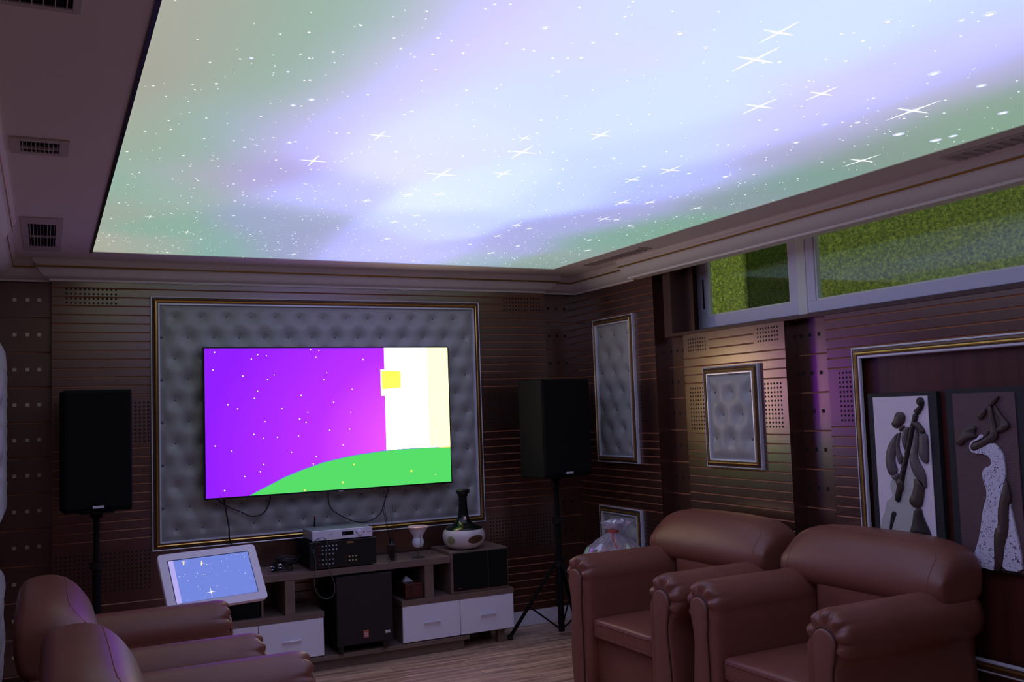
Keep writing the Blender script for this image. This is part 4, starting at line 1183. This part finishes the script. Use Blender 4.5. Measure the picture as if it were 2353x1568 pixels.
link('screen', bm, [emis('monitor_blue', srgb(118, 138, 228), .95), emis('monitor_star', (1, .95, .9), 1.0), emis('monitor_strip', srgb(180, 170, 240), 1.0), emis('monitor_glow', srgb(255, 235, 190), .95)], mo)
bm = bmesh.new(); box(bm, .79 - .02, .79 + .02, 5.23, 5.27, .02, .76, .004); box(bm, .79 - .10, .79 + .10, 5.20, 5.235, .72, .80, .004); link('stand_pole', bm, 'white', mo)
bm = bmesh.new(); box(bm, .60, .98, 5.08, 5.42, .001, .022, .008); link('stand_base', bm, 'white', mo)

# ---------------------------------------------------------------- loudspeakers on tripod stands
def tripod(name, lab, x, y, top, rot):
    t = thing(name, lab, 'speaker stand', (x, y, 0))
    bm = bmesh.new(); tube(bm, [(0, 0, .045), (0, 0, top - .03)], .017, 12); tube(bm, [(0, 0, .03), (0, 0, .80)], .022, 12); link('pole', bm, 'matte', t, local=True, smooth=True)
    bm = bmesh.new(); lathe(bm, [(0, top - .035), (.03, top - .035), (.035, top - .004), (0, top - .004)], (0, 0, 0), 16); box(bm, -.09, .09, -.09, .09, top - .008, top - .001, .002); link('top_plate', bm, 'matte', t, local=True)
    for zz, nm in ((.50, 'leg_collar'), (.80, 'height_collar')):
        bm = bmesh.new(); lathe(bm, [(0, -.02), (.034, -.02), (.036, .02), (0, .02)], (0, 0, zz), 16); link(nm, bm, 'black', t, local=True, smooth=True)
    bm = bmesh.new(); tube(bm, [(0, -.03, .80), (0, -.07, .80)], .012, 8); link('knob', bm, 'black', t, local=True)
    for k in range(3):
        a = rot + k * 2 * PI / 3
        bm = bmesh.new(); tube(bm, [(.03 * math.cos(a), .03 * math.sin(a), .50), (.37 * math.cos(a), .37 * math.sin(a), .018)], .013, 8)
        tube(bm, [(.02 * math.cos(a), .02 * math.sin(a), .055), (.24 * math.cos(a), .24 * math.sin(a), .226)], .006, 8); lg = link('leg', bm, 'matte', t, local=True)
        bm = bmesh.new(); lathe(bm, [(0, 0), (.02, 0), (.018, .03), (0, .034)], (.37 * math.cos(a), .37 * math.sin(a), .001), 10); link('rubber_foot', bm, 'black', lg, local=True)
    return t
def loudspeaker(lab, x, y, z, w, d, h, rz):
    t = thing('loudspeaker', lab, 'loudspeaker', (x, y, z)); t.rotation_euler = (0, 0, rz)
    link('cabinet', BX(-w / 2, w / 2, -d / 2 + .012, d / 2, .001, h, .010), 'matte', t, local=True)
    link('grille', BX(-w / 2 + .008, w / 2 - .008, -d / 2, -d / 2 + .014, .02, h - .012, .006), 'mesh', t, local=True)
    bm = bmesh.new(); box(bm, -.03, .03, -d / 2 - .004, -d / 2 + .001, .022, .036, .001); link('nameplate', bm, 'alu', t, local=True)
    return t
tripod('speaker_stand', 'black tripod stand holding the right loudspeaker in the back corner', 3.26, 5.98, 1.112, math.radians(165))
loudspeaker('black loudspeaker on the tripod stand in the back right corner', 3.27, 5.98, 1.112, .42, .30, .685, math.radians(8))
tripod('speaker_stand', 'black tripod stand holding the left loudspeaker beside the tufted panel', .262, 5.92, 1.104, math.radians(-90))
loudspeaker('black loudspeaker on the tripod stand at the left of the back wall', .262, 5.98, 1.104, .36, .28, .685, math.radians(3))

# ---------------------------------------------------------------- gift basket on a low table
tbx = thing('side_table', 'low dark side table under the gift basket, hidden behind the armchair', 'table', (3.46, 5.50, 0))
link('table_top', BX(3.20, 3.74, 5.25, 5.77, .42, .45, .004), 'table', tbx)
for sx in (3.23, 3.69):
    for sy in (5.28, 5.72): link('leg', BX(sx, sx + .03, sy, sy + .03, 0.001, .4195), 'table', tbx)
gbk = thing('gift_basket', 'cellophane wrapped flower basket with gathered top behind the armchair arm', 'gift basket', (3.42, 5.50, .4505))
rs = random.Random(9)
gx, gy, gz = 3.42, 5.50, .4505
bm = bmesh.new(); lathe(bm, [(0, .001), (.12, .001), (.15, .06), (.155, .10), (0, .10)], (gx, gy, gz), 24); link('basket', bm, 'yellow', gbk, smooth=True)
def crumple(prof, c, n, amp, seed, m_, name, sx=1.0):
    r_ = random.Random(seed); ph = [r_.uniform(0, 6) for _ in range(12)]
    bm = bmesh.new(); rings = []
    for i, (r, z) in enumerate(prof):
        ring = []
        for k in range(n):
            a = 2 * PI * k / n
            w = 1 + amp * (math.sin(5 * a + ph[i % 12]) * .5 + math.sin(11 * a + ph[(i + 3) % 12] * 2) * .35 + r_.uniform(-.5, .5))
            ring.append((c[0] + r * w * sx * math.cos(a), c[1] + r * w * math.sin(a), c[2] + z + r_.uniform(-1, 1) * amp * .02))
        rings.append(ring)
    loft(bm, rings, caps=False); return link(name, bm, m_, gbk)
crumple([(.155, .005), (.185, .07), (.195, .12), (.188, .165), (.165, .205), (.13, .240), (.085, .27), (.035, .298), (.028, .318), (.06, .335), (.085, .365)], (gx, gy, gz), 44, .10, 4, 'film', 'cellophane_wrap')
crumple([(.026, .312), (.05, .335), (.075, .37), (.06, .385)], (gx + .035, gy - .03, gz), 30, .30, 8, 'film', 'gathered_top')
bm = bmesh.new(); tube(bm, [(gx + .033 * math.cos(a), gy + .033 * math.sin(a), gz + .31) for a in [k * PI / 8 for k in range(17)]], .008, 8)
tube(bm, smoothpath([(gx - .02, gy - .03, gz + .31), (gx - .06, gy - .09, gz + .285), (gx - .07, gy - .15, gz + .22)], 5), .004, 6)
link('ribbon', bm, 'red', gbk, smooth=True)
for i in range(22):
    a = rs.uniform(0, 2 * PI); r = rs.uniform(.02, .125); z = .13 + rs.uniform(0, .09) + (.13 - r) * .5
    bm = bmesh.new()
    bmesh.ops.create_icosphere(bm, subdivisions=2, radius=rs.uniform(.014, .026))
    for v in bm.verts: v.co *= 1 + .18 * math.sin(9 * math.atan2(v.co.y, v.co.x))
    bmesh.ops.translate(bm, vec=(gx + r * math.cos(a), gy + r * math.sin(a), gz + z), verts=bm.verts)
    link('flower', bm, rs.choice(('pink', 'purple', 'orange', 'pink', 'leaf', 'leaf', 'yellow')), gbk, smooth=True)
bm = bmesh.new(); tube(bm, [(gx - .055, gy - .12, gz + .08), (gx - .05, gy - .11, gz + .24)], .008, 8); link('orange_stick', bm, 'orange', gbk)
wb = thing('wrapped_parcel', 'pale translucent wrapped parcel between the gift basket and the armchair back', 'parcel', (3.685, 5.375, .4505))
bm = bmesh.new(); lathe(bm, [(0, .001), (.052, .001), (.062, .06), (.064, .13), (.058, .19), (.03, .222), (0, .225)], (3.685, 5.375, .4505), 24, fn=lambda a, z: 1 + .05 * math.sin(5 * a + 20 * z)); link('wrapping', bm, 'film', wb, smooth=True)
bm = bmesh.new(); lathe(bm, [(0, .002), (.042, .002), (.048, .06), (.050, .17), (.028, .20), (0, .20)], (3.685, 5.375, .4505), 20); link('contents', bm, 'palegreen', wb, smooth=True)

# ---------------------------------------------------------------- armchairs
def cushion(x0, x1, y0, y1, z0, z1, r, puff=0.0, seg=4):
    bm = bmesh.new(); box(bm, x0, x1, y0, y1, z0, z1, r, seg=seg)
    if puff:
        bmesh.ops.subdivide_edges(bm, edges=[e for e in bm.edges if e.calc_length() > .1], cuts=8, use_grid_fill=True)
        cx_, cy_ = (x0 + x1) / 2, (y0 + y1) / 2
        for v in bm.verts:
            u = max(0, 1 - ((v.co.x - cx_) / ((x1 - x0) / 2)) ** 2) * max(0, 1 - ((v.co.y - cy_) / ((y1 - y0) / 2)) ** 2)
            if v.co.z > (z0 + z1) / 2: v.co.z += puff * u
    return bm

def arm_outline(sgn, grow=0.0):
    R_ = .116 + grow
    yc, zc = .402, .622
    pts = [(.290, 0.0), (.288, .18), (.286, .36), (.284, .50), (.283, .57)]
    for k in range(0, 61):
        a = math.radians(190 - k * (190 + 58) / 60)
        pts.append((yc + R_ * math.cos(a), zc + R_ * math.sin(a)))
    pts += [(.458, .49), (.456, .44), (.464, .36), (.474, .25), (.475, .14), (.466, .05), (.460, 0.0)]
    return [(sgn * y, z) for y, z in pts]

def armchair():
    t = thing('armchair', 'x', 'armchair')
    # base and front rail
    bm = bmesh.new(); box(bm, .05, .838, -.300, .300, .0, .285, .012, seg=3); link('base', bm, 'leather', t, local=True, smooth=True)
    link('back_panel', BX(.04, .16, -.45, .45, .0, .70, .03, seg=4), 'leather2', t, local=True, smooth=True)
    link('seat_cushion', cushion(.18, .875, -.279, .279, .288, .398, .024, .018), 'leather', t, local=True, smooth=True)
    bm = bmesh.new()
    tube(bm, [(.8765, y_, .377) for y_ in (-.25, 0, .25)], .0022, 6); tube(bm, [(.8765, y_, .309) for y_ in (-.25, 0, .25)], .0022, 6)
    link('seat_seam', bm, 'leather', t, local=True)
    link('back_cushion', cushion(.10, .29, -.278, .278, .36, .74, .06, 0, 5), 'leather', t, local=True, smooth=True)
    # headrest roll
    sec = [(.03, .69), (.010, .75), (.005, .83), (.009, .895), (.032, .938), (.08, .955), (.140, .956), (.190, .940), (.235, .905), (.270, .855), (.297, .800), (.310, .745), (.302, .700), (.275, .668), (.23, .652), (.16, .650), (.09, .656)]
    S2 = []
    nsec = len(sec)
    for i in range(nsec):
        a, b, c, d = (Vector(sec[(i + k) % nsec]) for k in (-1, 0, 1, 2))
        for t_ in (0, 1 / 3, 2 / 3):
            S2.append(.5 * ((2 * b) + (-a + c) * t_ + (2 * a - 5 * b + 4 * c - d) * t_ * t_ + (-a + 3 * b - 3 * c + d) * t_ ** 3))
    cx_, cz_ = .150, .78
    rings = []
    hp = [(.495, .50), (.494, .68), (.488, .80), (.475, .88), (.455, .935), (.42, .972), (.37, .992), (.30, 1.0), (.15, 1.006)]
    prof = [(-y, q) for y, q in hp] + [(0, 1.008)] + [(y, q) for y, q in reversed(hp)]
    for y, s in prof:
        r_ = []
        for p in S2:
            zz = cz_ + (p.y - cz_) * s
            if p.y > cz_:  # crown drops toward the ends
                zz -= .050 * (abs(y) / .5) ** 4 * min(1, (p.y - cz_) / .12)
            r_.append((cx_ + (p.x - cx_) * (.5 + .5 * s), y, zz))
        rings.append(r_)
    bm = bmesh.new(); loft(bm, rings); hr = link('headrest', bm, 'leather', t, local=True, smooth=True, autos=False)
    # seam round the front face of the headrest
    def surf(y, ang_i):
        # interpolate ring
        for (ya, sa), (yb, sb) in zip(prof, prof[1:]):
            if ya <= y <= yb:
                s = sa + (sb - sa) * (y - ya) / (yb - ya); break
        i0 = int(ang_i) % len(S2); i1 = (i0 + 1) % len(S2); f_ = ang_i - int(ang_i)
        p = S2[i0] * (1 - f_) + S2[i1] * f_
        zz = cz_ + (p.y - cz_) * s
        if p.y > cz_: zz -= .050 * (abs(y) / .5) ** 4 * min(1, (p.y - cz_) / .12)
        return Vector((cx_ + (p.x - cx_) * (.5 + .5 * s), y, zz))
    itop = 7 * 3; ibot = 13 * 3
    path = [surf(-.425, i) for i in range(ibot, itop + 3, -2)] + [surf(-.405, itop + 1.5), surf(-.36, itop + .3)] + [surf(y_, itop) for y_ in (-.3, -.15, 0, .15, .3)] + [surf(.36, itop + .3), surf(.405, itop + 1.5)] + [surf(.425, i) for i in range(itop + 3, ibot + 1, 2)]
    bm = bmesh.new(); tube(bm, path, .0022, 6); link('seam', bm, 'leather2', hr, local=True, smooth=True)
    # arms
    for sg in (-1, 1):
        O = arm_outline(sg)
        yc, zc = sg * .402, .622
        rings = []
        def ring(x, s, pl=0.0):
            o = []
            for i, (y, z) in enumerate(O):
                if z > .50:
                    a = math.atan2(z - zc, (y - yc) * sg)
                    w = 1 - pl * max(0, 1 - abs(math.sin(a * 4.5 + .4)) * 2.8) if 5 <= i <= 65 else 1
                    dy, dz = (y - yc) * s * w, (z - zc) * s * w
                    o.append((x + pl * .05 * math.sin(a * 9), yc + dy, zc + dz))
                else:
                    k = .398 * sg
                    o.append((x, k + (y - k) * (1 - (1 - s) * .55), z))
            return o
        O = [q for q in O]
        # finer outline for the roll
        rings = [ring(.06, .97), ring(.10, 1.0)] + [ring(x, 1.0) for x in (.25, .4, .55, .65, .75)] + [ring(.798, 1.0, .0), ring(.823, 1.01, .04), ring(.845, 1.005, .04), ring(.862, .985, .09), ring(.875, .945, .14), ring(.885, .88, .17), ring(.892, .78, .16), ring(.894, .64, .10), ring(.894, .5, .0)]
        bm = bmesh.new(); loft(bm, rings); arm = link('arm', bm, 'leather', t, local=True, smooth=True, autos=False)
        # scroll-shaped facing panel
        fo = [(.346, .0), (.346, .25), (.350, .42), (.352, .50), (.342, .545)]
        for k in range(0, 13):
            a = math.radians(200 - k * 220 / 12); fo.append((.404 + .062 * math.cos(a), .600 + .062 * math.sin(a)))
        fo += [(.456, .545), (.442, .49), (.440, .44), (.448, .36), (.458, .25), (.460, .14), (.450, .04), (.446, .0)]
        fo = [(sg * y, z) for y, z in fo]
        cyf = sg * .402
        def fr(x, k):
            return [(x, cyf + (y - cyf) * k, (.40 + (z - .40) * (1 - (1 - k) * .25)) if z > 0 else 0.0) for y, z in fo]
        bm = bmesh.new(); loft(bm, [fr(.878, 1.0), fr(.903, 1.0), fr(.908, .95), fr(.910, .86)]); pn = link('arm_facing', bm, 'leather2', arm, local=True, smooth=True)
        bm = bmesh.new(); tube(bm, [(.897, cyf + (y - cyf) * 1.05, z + (.003 if z > .6 else 0)) for y, z in fo], .0026, 6, caps=False); link('piping', bm, 'piping', pn, local=True, smooth=True)
    return t

C0 = armchair()
def place(o, x, y, rz, lab):
    o.location = (x, y, 0); o.rotation_euler = (0, 0, rz); o['label'] = lab; o['group'] = 'brown leather armchairs'
C0['group'] = 'brown leather armchairs'
place(C0, 3.672, 4.505, PI + math.radians(2.5), 'brown leather armchair on the right nearest the gift basket and back corner')
c = copy_tree(C0); place(c, 3.738, 3.418, PI + math.radians(1), 'brown leather armchair on the right in front of the musician pictures')
c = copy_tree(C0); place(c, -.110, 4.365, 0, 'brown leather armchair on the left, its far arm in front of the white monitor')
c = copy_tree(C0); place(c, -.020, 3.16, 0, 'brown leather armchair nearest the camera in the lower left corner')
